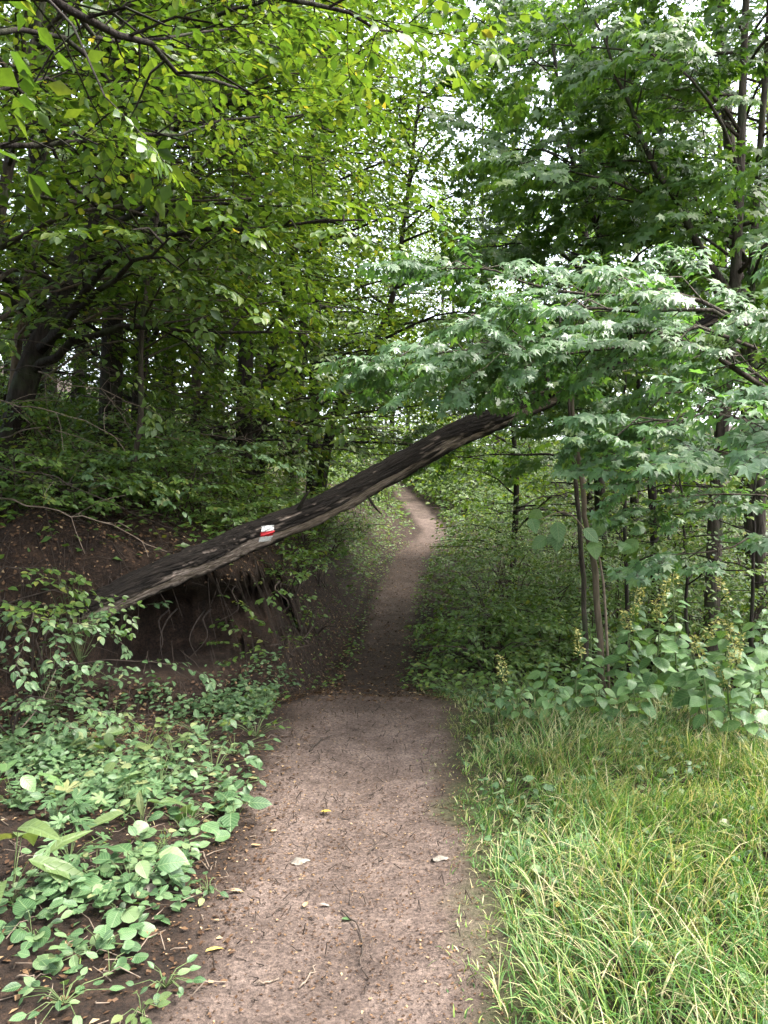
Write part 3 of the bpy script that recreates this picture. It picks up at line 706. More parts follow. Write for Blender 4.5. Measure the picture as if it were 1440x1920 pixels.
# ------------------------------------------------------------------ right side: maples
pl = Plant()
b = np.array([3.5, 5.0, float(height(3.5, 5, False))])
tr = spline([b, b + [-.05, .05, 1.2], b + [-.2, .1, 2.6], b + [-.3, .2, 4.5]], 14); tube(pl.wood, tr, np.linspace(.075, .03, 14), 9, .12)
kw = dict(every=.12, sec=.66, spray=1.05, droop=.2, flat=.12, start=.12)
s0 = b + [-.15, .1, 1.2]
pl.limb([s0 + [0, 0, .3], at(1300, 640, 5.3), at(1000, 640, 5.5), at(840, 660, 5.6), at(710, 690, 5.7)], .022, .004, **kw)
pl.limb([s0 + [0, 0, .7], at(1320, 560, 5.5), at(1100, 560, 5.8), at(930, 510, 6.0), at(810, 500, 6.2)], .020, .004, **kw)
pl.limb([s0 + [0, 0, .5], at(1380, 600, 4.9), at(1200, 580, 5.0), at(1020, 580, 5.1), at(900, 600, 5.2)], .018, .004, **kw)
pl.limb([s0 + [0, 0, .4], at(1380, 640, 5.2), at(1220, 640, 5.2), at(1060, 660, 5.2), at(960, 670, 5.3)], .018, .004, **kw)
pl.limb([s0, at(1400, 790, 4.8), at(1280, 790, 4.8), at(1170, 800, 4.9)], .016, .004, **kw)
pl.limb([s0 + [0, 0, .1], at(1420, 700, 5.4), at(1300, 720, 5.8), at(1160, 760, 6.2)], .016, .004, **kw)
pl.limb([s0 + [0, 0, -.2], at(1450, 860, 4.5), at(1370, 850, 4.3), at(1300, 850, 4.2)], .013, .003, **kw)
pl.limb([s0 + [0, 0, -.5], at(1440, 1010, 4.9), at(1360, 1030, 4.8), at(1270, 1040, 4.7)], .012, .003, every=.26, sec=.4, spray=.9, droop=.2, flat=.18, start=.2)
pl.limb([s0 + [0, 0, -.3], at(1440, 930, 5.6), at(1330, 930, 6.0), at(1200, 950, 6.4)], .012, .003, every=.26, sec=.4, spray=.9, droop=.2, flat=.18, start=.2)
finish(pl, 'young_maple_tree', 'young maple reaching in from the right edge with broad layers of pale lobed leaves', 'tree', b, M_BARK, M_MAPLE, 'maple', 'maple', singles=300,
       scale=.95, face=(-.15, -.65, .55), fb=.42)

def maple(label, imgs, r, limbs, n, ln, z0, lk='lobed', bark=M_BARK, scale=1.0, top=None, toward=(-1, -.4), bias=.6, keep=1.0, singles=0, name='maple_tree', every=.2, sec=.8, spray=1.25):
    pl = Plant(); pts = [at(*p) for p in imgs]; b = pts[0].copy(); b[2] = float(height(b[0], b[1], False)) - .1
    pts = [b] + pts[1:]
    if top is not None: pts.append(pts[-1] + np.array(top))
    tr = spline(pts, 24); tube(pl.wood, tr, np.interp(np.linspace(0, 1, 24), [0, .05, 1], [r * 1.4, r, r * .35]), 10, .15)
    for lb, lr_ in limbs: pl.limb([at(*p) for p in lb], lr_, .006, every=every, sec=sec, spray=spray, start=.35)
    tr = tr[np.argsort(tr[:, 2])]
    pl.auto(tr, n, z0, ln, r * .35, toward, bias, every=every, sec=sec, spray=spray)
    return finish(pl, name, label, 'tree', b, bark, M_MAPLE2, 'maple', lk, None, singles, scale=scale, keep=keep, face=(-.15, -.6, .4), fb=.35, twigs=False)

maple('tall twin maple trunk near the right edge, the thicker left stem', [(1330, 1180, 8.0), (1345, 900, 8.0), (1372, 620, 8.0), (1385, 380, 8.0), (1395, 100, 8.1)], .08,
      [([(1375, 560, 8.0), (1300, 440, 7.9), (1215, 280, 7.8), (1150, 130, 7.7), (1080, -40, 7.6)], .05)], 24, 3.0, 2.6, top=(.1, 0, 2.5), singles=200)
maple('tall twin maple trunk near the right edge, the thinner right stem', [(1425, 1150, 8.4), (1425, 900, 8.4), (1408, 600, 8.4), (1418, 380, 8.4), (1440, 60, 8.4)], .06,
      [([(1420, 520, 8.4), (1310, 380, 9), (1180, 260, 9.6), (1050, 180, 10.2)], .035)], 22, 2.8, 2.6, top=(.1, 0, 2.5), bark=M_BARK)
maple('small maple with dark stem behind the thin pale saplings on the right', [(1230, 1190, 9.5), (1225, 950, 9.5), (1190, 700, 9.6), (1120, 430, 9.8), (1060, 250, 10)], .06,
      [([(1190, 640, 9.6), (1060, 480, 9.6), (960, 460, 9.7), (880, 468, 9.8)], .03)], 20, 2.4, 2.2, top=(-.2, 0, 1.5), bark=M_BARKD)
maple('maple standing further back to the right of the sky gap', [(1130, 1100, 13), (1120, 800, 13), (1100, 500, 13), (1090, 200, 13)], .10, [], 22, 3.0, 2.0, top=(0, 0, 3), bark=M_BARKD, scale=1.4, every=.3)
maple('maple filling the upper right corner with dense leaves', [(1420, 1100, 11), (1400, 700, 11), (1370, 300, 11), (1350, 0, 11)], .12, [], 24, 3.2, 2.4, top=(0, 0, 2.5), scale=1.4, every=.27)

# thin saplings in front of the thicket
def sapling(label, imgs, r, n, ln, z0, kind='horn', leafkind='ovate', mat=M_BUSH, bark=M_BARKL, spray=.8, keep=1.0, singles=60):
    pl = Plant(); pts = [at(*p) for p in imgs]; b = pts[0].copy(); b[2] = float(height(b[0], b[1], False)) - .06; pts = [b] + pts[1:]
    tr = spline(pts, 20); tr[1:-1] += rng.normal(0, .006, (18, 3)); tube(pl.wood, tr, np.linspace(r, r * .4, 20), 8, .15)
    tr = tr[np.argsort(tr[:, 2])]
    pl.auto(tr, n, z0, ln, r * .4, (0, -1), .3, every=.3, sec=.3, spray=spray)
    return finish(pl, 'sapling', label, 'sapling', b, bark, mat, kind, leafkind, None, singles, keep=keep, face=(0, -.8, .4), fb=.4)
sapling('thin pale sapling stem bending up beside the thicket, split near the ground', [(1135, 1180, 6.4), (1115, 1080, 6.4), (1098, 980, 6.4), (1085, 860, 6.4), (1072, 760, 6.5), (1075, 600, 6.6)], .030, 5, .8, 2.4)
sapling('thin dark sapling stem close behind the pale split one', [(1100, 1180, 6.8), (1092, 1050, 6.8), (1080, 900, 6.8), (1068, 790, 6.8), (1050, 560, 7)], .026, 4, .8, 2.6, bark=M_BARK)
sapling('leafy sapling between the split sapling and the twin trunks', [(1180, 1190, 7.2), (1172, 1000, 7.2), (1165, 820, 7.3), (1175, 680, 7.4)], .022, 9, 1.0, .9, bark=M_BARKD)
sapling('sapling with low leafy twigs near the twin trunks', [(1290, 1200, 6.8), (1284, 1020, 6.8), (1275, 880, 6.9)], .018, 8, .9, .8, bark=M_BARKD)
sapling('dark sapling near the right edge behind the flowering herbs', [(1405, 1190, 6.6), (1412, 1000, 6.6), (1425, 800, 6.6)], .02, 8, .9, .8, bark=M_BARKD)
# broad-leaved twig of the split sapling that catches the light
pl = Plant()
p0 = at(1085, 960, 6.2); b = np.array([p0[0] + .25, p0[1], float(height(p0[0] + .25, p0[1], False))])
stem = spline([b, at(1130, 1080, 6.2), at(1100, 1000, 6.15), at(1060, 960, 6.1), at(1010, 975, 6.0)], 14); tube(pl.wood, stem, np.linspace(.012, .003, 14), 6)
root = empty('broad_leaved_shoot', b, 'arching shoot with broad oval pale green leaves in front of split sapling', 'shrub')
link('stem', pl.wood.mesh('stem', b), root, M_DRY)
P = np.array([at(u, v, 6.05) for u, v in [(1025, 960), (1000, 985), (1035, 990), (1058, 985), (1062, 1010), (1085, 995), (1105, 1005), (1045, 1000), (1120, 975), (1165, 1010), (1190, 1020), (1210, 1000)]]) + rng.normal(0, .04, (12, 3))
D = unit(np.stack([rng.normal(-.2, .5, 12), rng.normal(-.3, .2, 12), rng.uniform(-.9, -.1, 12)], -1)); Nn = unit(np.stack([rng.normal(0, .2, 12), np.full(12, -.8), np.full(12, .6)], -1))
leaf_objects(root, b, 'broad', M_NETTLE, P, D, Nn, rng.uniform(.12, .17, 12))

# ------------------------------------------------------------------ woods further off
k = 0
for (px, d, r, ht) in [(960, 16, .07, 5), (1100, 17, .08, 6.5), (1180, 15, .10, 7), (1260, 18, .12, 7), (1340, 14, .09, 7), (1400, 19, .14, 8), (1500, 12, .12, 8), (1150, 23, .13, 7), (1300, 26, .15, 7)]:
    x = (px - 720) / F_PX * d; z = float(height(x, d, False)); zp = lambda z_: 960 - (z_ - CAM_Z) / d * F_PX
    hill_tree('thicket_tree', 'slim dark tree in the thicket to the right of the path behind the maples', [(px, zp(z), d), (px + rng.uniform(-12, 12), zp(z + 2.2), d), (px + rng.uniform(-25, 25), zp(z + 4.4), d)], r, 22, 2.9, z + .5,
              group='trees in the right hand thicket', leafkind='kite', top=(0, 0, ht - 4.4), spray=1.35, every=.38, sec=.85, bark=M_BARKD, toward=(-1, -.4), bias=.3, scale=1.1, mat=M_BUSH if k % 2 else M_HORN, keep=.75); k += 1
k = 0
for (px, d, ht) in [(590, 32, 9), (640, 40, 10), (720, 52, 8), (790, 48, 6), (860, 38, 6), (930, 33, 7), (990, 40, 8), (1070, 36, 8), (540, 44, 12), (880, 58, 10), (640, 62, 12), (1010, 60, 12)]:
    x = (px - 720) / F_PX * d; z = float(height(x, d, False)); zp = lambda z_: 960 - (z_ - CAM_Z) / d * F_PX
    hill_tree('distant_tree', 'light green tree beyond the bright far end of the path', [(px, zp(z), d), (px + 4, zp(z + 2), d), (px, zp(z + 4), d)], .14, 16, 3.6, z + .5,
              group='trees at the far end of the path', leafkind='kite', top=(0, 0, ht - 4), spray=2.0, every=.75, sec=1.2, toward=(0, -1), bias=.2, scale=1.4, mat=M_HORN, keep=.9); k += 1

# ------------------------------------------------------------------ shrubs: low leafy bushes by the path and on the bank
def shrub(name, label, px, py, d, h, n, ln, mat=M_BUSH, group=None, kind='horn', leafkind=None, scale=.9, toward=(0, -1), bias=.3, singles=0, flat=.25, dens=1.0, spray=.9):
    x = (px - 720) / F_PX * d
    pc_ = float(path_c(d)); off_ = float(path_w(d)) + .75 * ln
    if d > 27 and abs(x - pc_) < off_: x = pc_ + (off_ if x > pc_ else -off_)
    elif px > 760: x = max(x, float(path_c(d) + path_w(d)) + .75 * ln + .15)
    elif px > 560 and d < 27: x = min(x, float(path_c(d) - path_w(d)) - .12 - .6 * ln)
    z = float(height(x, d, False)); b = np.array([x, d, z - .03]); pl = Plant()
    for s in range(n):
        az = rng.uniform(0, 6.28); hd = unit(np.array([math.cos(az), math.sin(az), 0]) + np.array([*toward, 0]) * bias)
        l = ln * rng.uniform(.6, 1.1); hh = h * rng.uniform(.3, 1.0)
        pl.limb([b + rng.normal(0, .05, 3) * [1, 1, 0], b + hd * l * .35 + UP * hh * .75, b + hd * l + UP * hh * .8], .010, .003, 5, every=.22, start=.3, sec=.3, spray=spray, flat=flat, dens=dens)
    leafkind = leafkind or ('far' if d < 8.5 else 'kite')
    return finish(pl, name, label, 'shrub', b, M_TWIGD, mat, kind, leafkind, group, singles, crown='foliage', scale=scale, face=(0, -.6, .5), fb=.35, twigs=d < 8)
G = 'low bushes along the right of the path'
for (px, py, d, h, n, ln) in [(850, 1200, 9.0, .7, 9, .9), (890, 1100, 11, 1.1, 10, 1.2), (900, 1000, 14, 1.6, 12, 1.6), (960, 1040, 12, 1.6, 12, 1.5), (1010, 1000, 10, 1.5, 10, 1.2), (950, 1180, 9.5, .9, 9, 1.0), (880, 940, 19, 1.6, 12, 1.8), (940, 900, 22, 2.4, 12, 2.0), (1000, 920, 17, 2.2, 12, 1.8), (1060, 1000, 13, 2.0, 12, 1.6), (920, 1230, 8.0, .55, 8, .8), (1040, 1120, 9, 1.0, 8, .9), (1180, 1060, 11, 1.6, 10, 1.4), (1300, 1040, 10.5, 1.6, 10, 1.4), (1420, 1020, 10, 1.6, 10, 1.4), (1120, 960, 15, 2.2, 12, 1.7), (1250, 940, 14, 2.2, 12, 1.7), (1400, 940, 15, 2.2, 12, 1.7), (1110, 0, 8.2, 1.1, 9, .9), (1200, 0, 8.6, 1.6, 10, 1.0), (1290, 0, 8.3, 1.4, 10, 1.0), (1390, 0, 7.8, 1.5, 10, 1.0), (1150, 0, 9.8, 1.9, 11, 1.2), (1340, 0, 9.4, 1.9, 11, 1.2), (1030, 0, 8.4, 1.0, 9, .9), (960, 0, 10.8, 1.5, 10, 1.1), (1230, 0, 12, 2.4, 12, 1.5), (1450, 0, 9, 1.9, 10, 1.2)]:
    shrub('low_bush', 'low leafy bush with flat layered twigs on the right of the path', px, py, d, h, n, ln, group=G)
G = 'bright bushes on the far rise'
for (px, d, h, ln) in [(650, 34, 2.6, 2.2), (700, 38, 2.4, 2.2), (770, 41, 2.6, 2.4), (830, 36, 2.6, 2.4), (880, 31, 2.6, 2.2), (930, 36, 3.2, 2.6), (980, 30, 3.0, 2.4), (690, 31, 1.6, 1.4), (860, 27, 1.8, 1.4), (740, 46, 3, 2.6)]:
    shrub('far_bush', 'bright leafy bush on the far rise beyond the path', px, 0, d, h, 11, ln, group=G, mat=M_HORN, spray=1.5, scale=1.8, dens=.7)
G = 'small bushes on the shaded left bank'
for (px, py, d, h, n, ln) in [(640, 1000, 10, .8, 7, .7), (600, 960, 11, .9, 8, .8), (440, 930, 8.4, .9, 8, .9), (380, 900, 8.8, 1.0, 8, .9), (520, 920, 9.5, .9, 8, .9), (300, 860, 9.4, 1.2, 8, 1.0), (150, 850, 8.4, 1.2, 8, 1.0), (80, 900, 7.6, 1.0, 7, .8), (670, 940, 14, .9, 8, .9), (690, 900, 18, 1.2, 9, 1.1), (610, 860, 15, 1.5, 9, 1.2), (480, 830, 13, 1.5, 9, 1.2), (230, 780, 12, 1.6, 9, 1.3), (-20, 0, 6.7, .6, 5, .6), (130, 0, 7.9, .9, 7, .8), (120, 0, 7.1, .8, 7, .8), (200, 0, 7.5, .9, 7, .8), (290, 0, 7.6, .8, 7, .8), (370, 0, 7.9, .8, 7, .8), (450, 0, 7.8, .7, 7, .7), (540, 0, 8.2, .7, 7, .7), (90, 0, 9.2, 1.3, 8, 1), (330, 0, 10.2, 1.5, 8, 1.1), (430, 0, 11, 1.6, 8, 1.2), (10, 0, 10.5, 1.6, 8, 1.2), (570, 0, 10, 1.0, 8, .9), (180, 0, 10.8, 1.7, 8, 1.2), (70, 0, 6.6, .5, 4, .5), (235, 0, 7.0, .4, 4, .5), (620, 0, 12.5, .9, 8, .9), (560, 0, 9.0, .7, 7, .7), (690, 0, 21, 1.4, 9, 1.2), (740, 0, 25, 1.4, 9, 1.2), (-25, 0, 5.7, .6, 5, .6), (20, 0, 6.5, .7, 5, .6), (610, 0, 8.1, .5, 6, .45), (590, 0, 7.4, .4, 6, .4)]:
    shrub('small_bush', 'small dark leafy bush growing on the shaded left bank', px, py, d, h, n, ln, group=G, mat=M_BUSH)
shrub('compound_leaf_shrub', 'shrub with bluish compound leaves hanging above the fallen trunk on the left', 330, 830, 7.4, 1.0, 7, .9, mat=M_HERB, leafkind='ovate', singles=80)
shrub('edge_shrub', 'loose shrub with oval leaves at the left edge level with the trunk base', 60, 980, 5.6, .8, 6, .7, mat=M_HERB, leafkind='ovate', singles=80, dens=.7)
shrub('edge_shrub', 'sprawling shrub of small round leaves at the left edge below the trunk base', 10, 1160, 5.2, .5, 5, .5, mat=M_HERB, leafkind='ovate', singles=60, dens=.7)
shrub('bright_bush', 'pale bright leafed bush on the bank right of the blaze', 655, 1010, 8.8, .35, 5, .4, mat=M_NETTLE, leafkind='ovate', singles=40)

# bare dead twigs hanging in the shade under the left trees
for k, (px, py, d) in enumerate([(60, 800, 7), (180, 830, 7.5), (240, 880, 7.4), (300, 820, 8), (360, 870, 8.2), (140, 930, 6.6), (420, 820, 9), (520, 840, 9.2), (90, 690, 7), (30, 760, 6.2), (640, 800, 10.5), (700, 815, 11), (760, 830, 11.5), (690, 850, 10.5), (40, 640, 6.5), (120, 720, 6.8), (200, 700, 7), (20, 880, 5.8), (100, 960, 5.9), (260, 760, 7.2), (330, 740, 7.8), (430, 760, 8.5)]):
    g = Geo(); p = at(px, py, d); long_ = 10 <= k < 14
    w = 1.6 if long_ else 1.0
    main = spline([p + rng.normal(0, .1, 3) + [-.5 * w, .2, .12], p, p + [.4 * w, -.1, -.08], p + [.9 * w, -.1, -.05 if long_ else -.3]], 12); main[1:-1] += rng.normal(0, .012, (10, 3))
    tube(g, main, np.linspace(.011 if long_ else .007, .002, 12), 5)
    for s in range(9):
        a = main[rng.integers(1, 11)]; dd = unit(rng.normal(0, 1, 3) + [.8, 0, -.2]) * rng.uniform(.15, .5)
        c = spline([a, a + dd * .5 + rng.normal(0, .02, 3), a + dd + [0, 0, -.05]], 5); segs3(g, c[:-1], c[1:], .003, .002)
    link('dead_branch', g.mesh('dead_branch', p), None, M_TWIGD if k % 3 else M_DRY, 'bare thin dead branch in the shade over the left bank' if not long_ else 'long bare branch reaching level across the path behind the fallen trunk', 'branch',
         'bare dead branches on the left' if not long_ else 'bare level branches over the far path').location = p
# roots in the undercut
for k in range(6):
    g = Geo(); x = rng.uniform(-2.3, -1.0); y = np.interp(x, [-2.3, -1], [6.1, 7.0]) + .1; z = rng.uniform(.6, .85); p = np.array([x, y, z])
    tube(g, spline([p + [0, .3, .05], p, p + [rng.normal(0, .07), -.06, -.15], p + [rng.normal(0, .10), -.07, -.26 - rng.random() * .12]], 10), np.linspace(.009, .002, 10), 6, .2)
    link('hanging_root', g.mesh('hanging_root', p), None, M_TWIGD, 'thin root dangling in the dark hollow under the fallen trunk', 'root', 'roots in the hollow').location = p

# ------------------------------------------------------------------ low herbs
def herb(name, label, px, py, d, kind, mat, n, leaf, h, spread, group=None, upright=.35, stalk=True, seed=None, cat='plant'):
    """a rosette or bunch: each leaf on its own stalk"""
    x = (px - 720) / F_PX * d; b = np.array([x, d, float(height(x, d))]); root = empty(name, b, label, cat, group)
    az = rng.uniform(0, 6.28, n); spread = spread * (.62 if kind == 'ovate' and h < .1 else 1); rr = spread * np.sqrt(rng.uniform(.05, 1, n)); hh = h * rng.uniform(.45, 1.05, n) * (1.1 - .45 * rr / max(spread, .01))
    P = np.stack([b[0] + np.cos(az) * rr, b[1] + np.sin(az) * rr, np.zeros(n)], -1); P[:, 2] = height(P[:, 0], P[:, 1]) + hh
    out = np.stack([np.cos(az), np.sin(az), np.zeros(n)], -1)
    D = unit(out + rng.normal(0, .3, (n, 3)) + UP * rng.normal(-.05, .2, (n, 1))); N_ = unit(UP + out * rng.normal(.15, .15, (n, 1)) + np.array([0, -upright, 0]) + rng.normal(0, .15, (n, 3)))
    S = leaf * .8 * rng.uniform(.6, 1.2, n)
    if stalk:
        g = Geo(); mid = b + (P - b) * .5 + [0, 0, .02]
        A = np.broadcast_to(b, (n, 3)); segs3(g, A, mid, .0022, .0018); segs3(g, mid, P, .0018, .0014)
        link('stems', g.mesh('stems', b), root, M_STEM)
    leaf_objects(root, b, kind, mat, P, D, N_, S)
    return root
def d_flat(py): return CAM_Z * F_PX / (py - 960)
def lab(s): return s
left_herbs = [
 ('dock_plant', 'tall upright broad leaved plant with long pale leaves at the left edge', 22, 1700, 'lance', M_PALE, 8, .30, .34, .14),
 ('big_leaved_herb', 'large bright oval leaved plant at the path edge beside a white scrap', 245, 1680, 'broad', M_HERB, 11, .15, .17, .16),
 ('big_leaved_herb', 'plant with four big drooping oval leaves closest to the path', 440, 1545, 'broad', M_HERB, 6, .15, .15, .10),
 ('big_leaved_herb', 'broad leaved plant at left edge above the cut leaved patch', 25, 1520, 'broad', M_NETTLE, 8, .17, .20, .16),
 ('big_leaved_herb', 'oval leaved plant in the middle of the herb patch', 350, 1570, 'broad', M_HERB, 9, .12, .15, .15),
 ('pale_leaved_herb', 'yellowish pale wilting leaved plant behind the herb patch', 270, 1420, 'broad', M_PALE, 14, .14, .20, .24),
 ('pale_leaved_herb', 'light green pointed leaved plant below the bare earth bank', 190, 1440, 'broad', M_PALE, 10, .12, .20, .2),
 ('pale_leaved_herb', 'light green plant with a drooping pointed leaf near patch centre', 265, 1560, 'lance', M_PALE, 5, .2, .2, .1),
 ('cut_leaved_herb', 'deeply cut bluish leaved plant at the left edge of herb patch', 110, 1560, 'cut', M_HERB, 12, .09, .22, .2),
 ('cut_leaved_herb', 'deeply cut leaved plant below the big oval leaved one', 180, 1660, 'cut', M_HERB, 14, .08, .15, .2),
 ('cut_leaved_herb', 'deeply cut leaved plant nearest the bare soil in the patch', 130, 1620, 'cut', M_HERB, 12, .085, .17, .18),
 ('cut_leaved_herb', 'cut leaved plant on the upper edge of the herb patch', 240, 1530, 'cut', M_HERB, 10, .09, .2, .18),
 ('round_leaved_herb', 'pair of big round leaves beside the white scrap', 225, 1730, 'round', M_HERB, 6, .075, .07, .10),
 ('round_leaved_herb', 'round leaved plant low at the left edge', 60, 1760, 'round', M_HERB, 8, .085, .08, .14),
 ('round_leaved_herb', 'round leaved plant creeping toward the bottom of path edge', 190, 1790, 'round', M_HERB, 10, .075, .07, .17),
 ('round_leaved_herb', 'trailing round leaves furthest down on the bare soil', 205, 1830, 'round', M_HERB, 5, .07, .05, .12),
 ('round_leaved_herb', 'round leaved plant between oval leaved plant and path', 330, 1600, 'round', M_HERB, 9, .075, .09, .18),
 ('leafy_seedling', 'small seedling cluster at the path edge by the dry stick', 390, 1680, 'ovate', M_HERB, 12, .05, .06, .12),
 ('leafy_seedling', 'small leafy tuft at the bottom of the path edge', 310, 1860, 'ovate', M_HERB, 14, .05, .07, .16),
 ('leafy_seedling', 'small leafy weeds in the bottom left corner', 120, 1890, 'ovate', M_HERB, 16, .055, .06, .22),
 ('leafy_seedling', 'tiny bright seedling near the bottom edge', 265, 1910, 'ovate', M_PALE, 10, .05, .06, .1),
]
for nm, lb, px, py, kind, mat, n, leaf, h, sp in left_herbs:
    herb(nm, lb, px, py, min(d_flat(py), 4.2) if py > 1480 else d_flat(py), kind, mat, n, leaf, h, sp)
G = 'leafy herbs on the foot of the left bank'
for (px, py, kind, mat, n, leaf, h, sp) in [(150, 1330, 'ovate', M_HERB, 26, .085, .40, .28), (90, 1350, 'ovate', M_HERB, 20, .08, .30, .25), (210, 1380, 'ovate', M_PALE, 18, .08, .28, .25), (110, 1400, 'ovate', M_HERB, 18, .085, .25, .22),
     (330, 1440, 'ovate', M_HERB, 22, .08, .25, .28), (400, 1460, 'ovate', M_HERB, 20, .075, .2, .25), (440, 1420, 'ovate', M_HERB, 18, .07, .16, .25), (480, 1370, 'ovate', M_BUSH, 20, .07, .18, .22), (500, 1330, 'ovate', M_BUSH, 20, .065, .2, .2), (380, 1370, 'ovate', M_HERB, 16, .08, .2, .25),
     (300, 1480, 'ovate', M_HERB, 20, .085, .2, .25), (180, 1480, 'round', M_HERB, 12, .08, .14, .25), (60, 1440, 'broad', M_HERB, 9, .11, .2, .22), (400, 1530, 'round', M_HERB, 14, .07, .10, .22), (290, 1620, 'ovate', M_HERB, 16, .07, .12, .2), (430, 1490, 'ovate', M_HERB, 14, .07, .12, .2), (20, 1370, 'broad', M_HERB, 8, .11, .22, .2), (240, 1470, 'broad', M_PALE, 8, .10, .16, .2)]:
    herb('leafy_herb', 'small leafy green herb in the patch at the foot of the left bank', px, py, d_flat(py) * (1 if py > 1400 else .96), kind, mat, n, leaf, h, sp, G)

# tall herbs with yellowish flower spikes on the right
def tall_herb(name, label, px, py, d, h, nl, leaf, spike=0, mat=M_NETTLE, lean=(0, 0), group=None):
    nl = int(nl * 1.6)
    h *= 1.12; x = (px - 720) / F_PX * d; b = np.array([x, d, float(height(x, d))]); root = empty(name, b, label, 'plant', group)
    top = b + [lean[0], lean[1], h]; c = spline([b, b + (top - b) * .5 + [rng.normal(0, .03), 0, .02], top], 12)
    g = Geo(); tube(g, c, np.linspace(.007, .003, 12), 6)
    f = np.linspace(.2, .97, nl); P0 = np.stack([np.interp(f, np.linspace(0, 1, 12), c[:, q_]) for q_ in range(3)], -1)
    az = np.arange(nl) * 1.57 + (np.arange(nl) // 2) * .3 + rng.normal(0, .35, nl) + rng.uniform(0, 6)
    out = np.stack([np.cos(az), np.sin(az), np.zeros(nl)], -1)
    P = P0 + out * .035 + UP * .015; segs3(g, P0, P, .002, .0016)
    D = unit(out + UP * rng.normal(-.15, .3, (nl, 1))); N_ = unit(UP * 1.0 + out * .25 + np.array([0, -.45, 0]) + rng.normal(0, .15, (nl, 3)))
    S = leaf * .8 * rng.uniform(.7, 1.25, nl) * np.interp(f, [0, .5, 1], [1, 1.1, .5])
    link('stem', g.mesh('stem', b), root, M_STEM)
    leaf_objects(root, b, 'broad', mat, P, D, N_, S)
    for s in range(spike):
        g = Geo(); q0 = c[-1 - s * 2]; dd = unit(np.array([rng.normal(0, .35), rng.normal(0, .2), 1])); ln = rng.uniform(.18, .28)
        e = q0 + dd * ln; segs3(g, q0[None], e[None], .002, .001)
        m = 70; u = rng.uniform(.12, 1, m); a = rng.uniform(0, 6.28, m); r_ = .024 * (1.15 - u) + .006
        PP = q0 + dd * ln * u[:, None] + np.stack([np.cos(a) * r_, np.sin(a) * r_, np.zeros(m)], -1)
        put_leaves(g, 'ovate', PP, unit(np.stack([np.cos(a), np.sin(a), rng.normal(.2, .4, m)], -1)), unit(rng.normal(0, .4, (m, 3)) + UP), rng.uniform(.014, .028, m))
        link('flower_spike', g.mesh('flower_spike', b), root, M_FLOWER)
    return root
TH = [('tall herb with two pale yellow flower spikes left of the group', 1165, 1340, 5.9, .62, 12, .15, 2), ('tall herb with a stout leaning yellow flower spike', 1215, 1345, 5.8, .68, 14, .17, 2), ('tallest herb with a slender green flower spike', 1270, 1345, 5.9, .82, 14, .16, 1),
      ('leafy herb with drooping yellowish flower sprays near the right edge', 1375, 1380, 5.2, .50, 14, .15, 4), ('broad leaved herb without flowers in the middle of the herb group', 1310, 1370, 5.4, .50, 14, .20, 0), ('broad leaved herb at the right edge of the picture', 1430, 1340, 5.7, .66, 14, .19, 0),
      ('broad leaved herb behind the drooping flower sprays', 1350, 1330, 6.1, .72, 14, .18, 1), ('short herb with a pale flower head at the left end of the group', 1085, 1370, 5.7, .38, 12, .13, 1), ('low broad leaved herb in front of the yellow spikes', 1200, 1385, 5.3, .36, 12, .15, 0),
      ('low leafy herb between the pale flower head and the spikes', 1130, 1385, 5.4, .30, 12, .13, 0), ('small upright leafy herb where the grass meets the path', 930, 1380, 5.5, .28, 12, .10, 1), ('small leafy herb beside the path on the corner of grass', 985, 1390, 5.4, .24, 12, .10, 0), ('low leafy herb in the grass in front of the split sapling', 1050, 1400, 5.3, .26, 12, .11, 0), ('broad leaved herb low behind the tallest spike', 1250, 1300, 6.3, .55, 14, .18, 0), ('leafy herb at the right edge behind the tall ones', 1420, 1260, 6.5, .7, 14, .17, 0)]
TH += [('leafy weed at the back of the grass, below the split sapling', 1010, 1380, 5.7, .40, 12, .13, 0), ('bushy weed at the back of the grass left of the yellow spikes', 1100, 1360, 6.1, .55, 14, .14, 0), ('leafy weed rising from the grass near the right edge', 1400, 1420, 4.8, .42, 12, .14, 0), ('pale weed with a yellow spike rising from the back of the grass', 1330, 1400, 5.0, .55, 13, .13, 2), ('bushy broad leaved weed behind the stout yellow spike', 1180, 1330, 6.3, .75, 15, .16, 1)]
for lb, px, py, d, h, nl, leaf, spk in TH:
    tall_herb('flowering_herb' if spk else 'broad_leaved_herb', lb, px, py, d, h, nl, leaf, spk, lean=(rng.normal(0, .06), rng.normal(-.04, .04)))
G = 'small herbs along the right path edge'
for (px, py, d, n, leaf, h, sp) in [(800, 1285, 7.4, 26, .07, .20, .3), (830, 1300, 7.0, 26, .07, .24, .3), (870, 1310, 6.8, 24, .075, .26, .3), (900, 1330, 6.4, 22, .08, .26, .28), (820, 1230, 8.2, 26, .07, .24, .32), (850, 1260, 7.8, 24, .07, .28, .32), (950, 1340, 6.3, 20, .08, .3, .3), (1000, 1340, 6.3, 20, .085, .32, .3), (815, 1190, 9.4, 26, .07, .24, .35)]:
    herb('leafy_herb', 'small leafy green herb on the right edge of the path near the dip', px, py, d, 'ovate', M_BUSH, n, leaf, h, sp, G)
# ------------------------------------------------------------------ ground cover, grass, litter (uncountable)
def scatter(n, box, dens):
    x = rng.uniform(box[0], box[1], n); y = rng.uniform(box[2], box[3], n); k = (rng.random(n) < dens(x, y)) & (hollow(x, y, height(x, y)) < .12); return x[k], y[k]
def rgt_off(x, y): return x - path_c(y) - path_w(y)

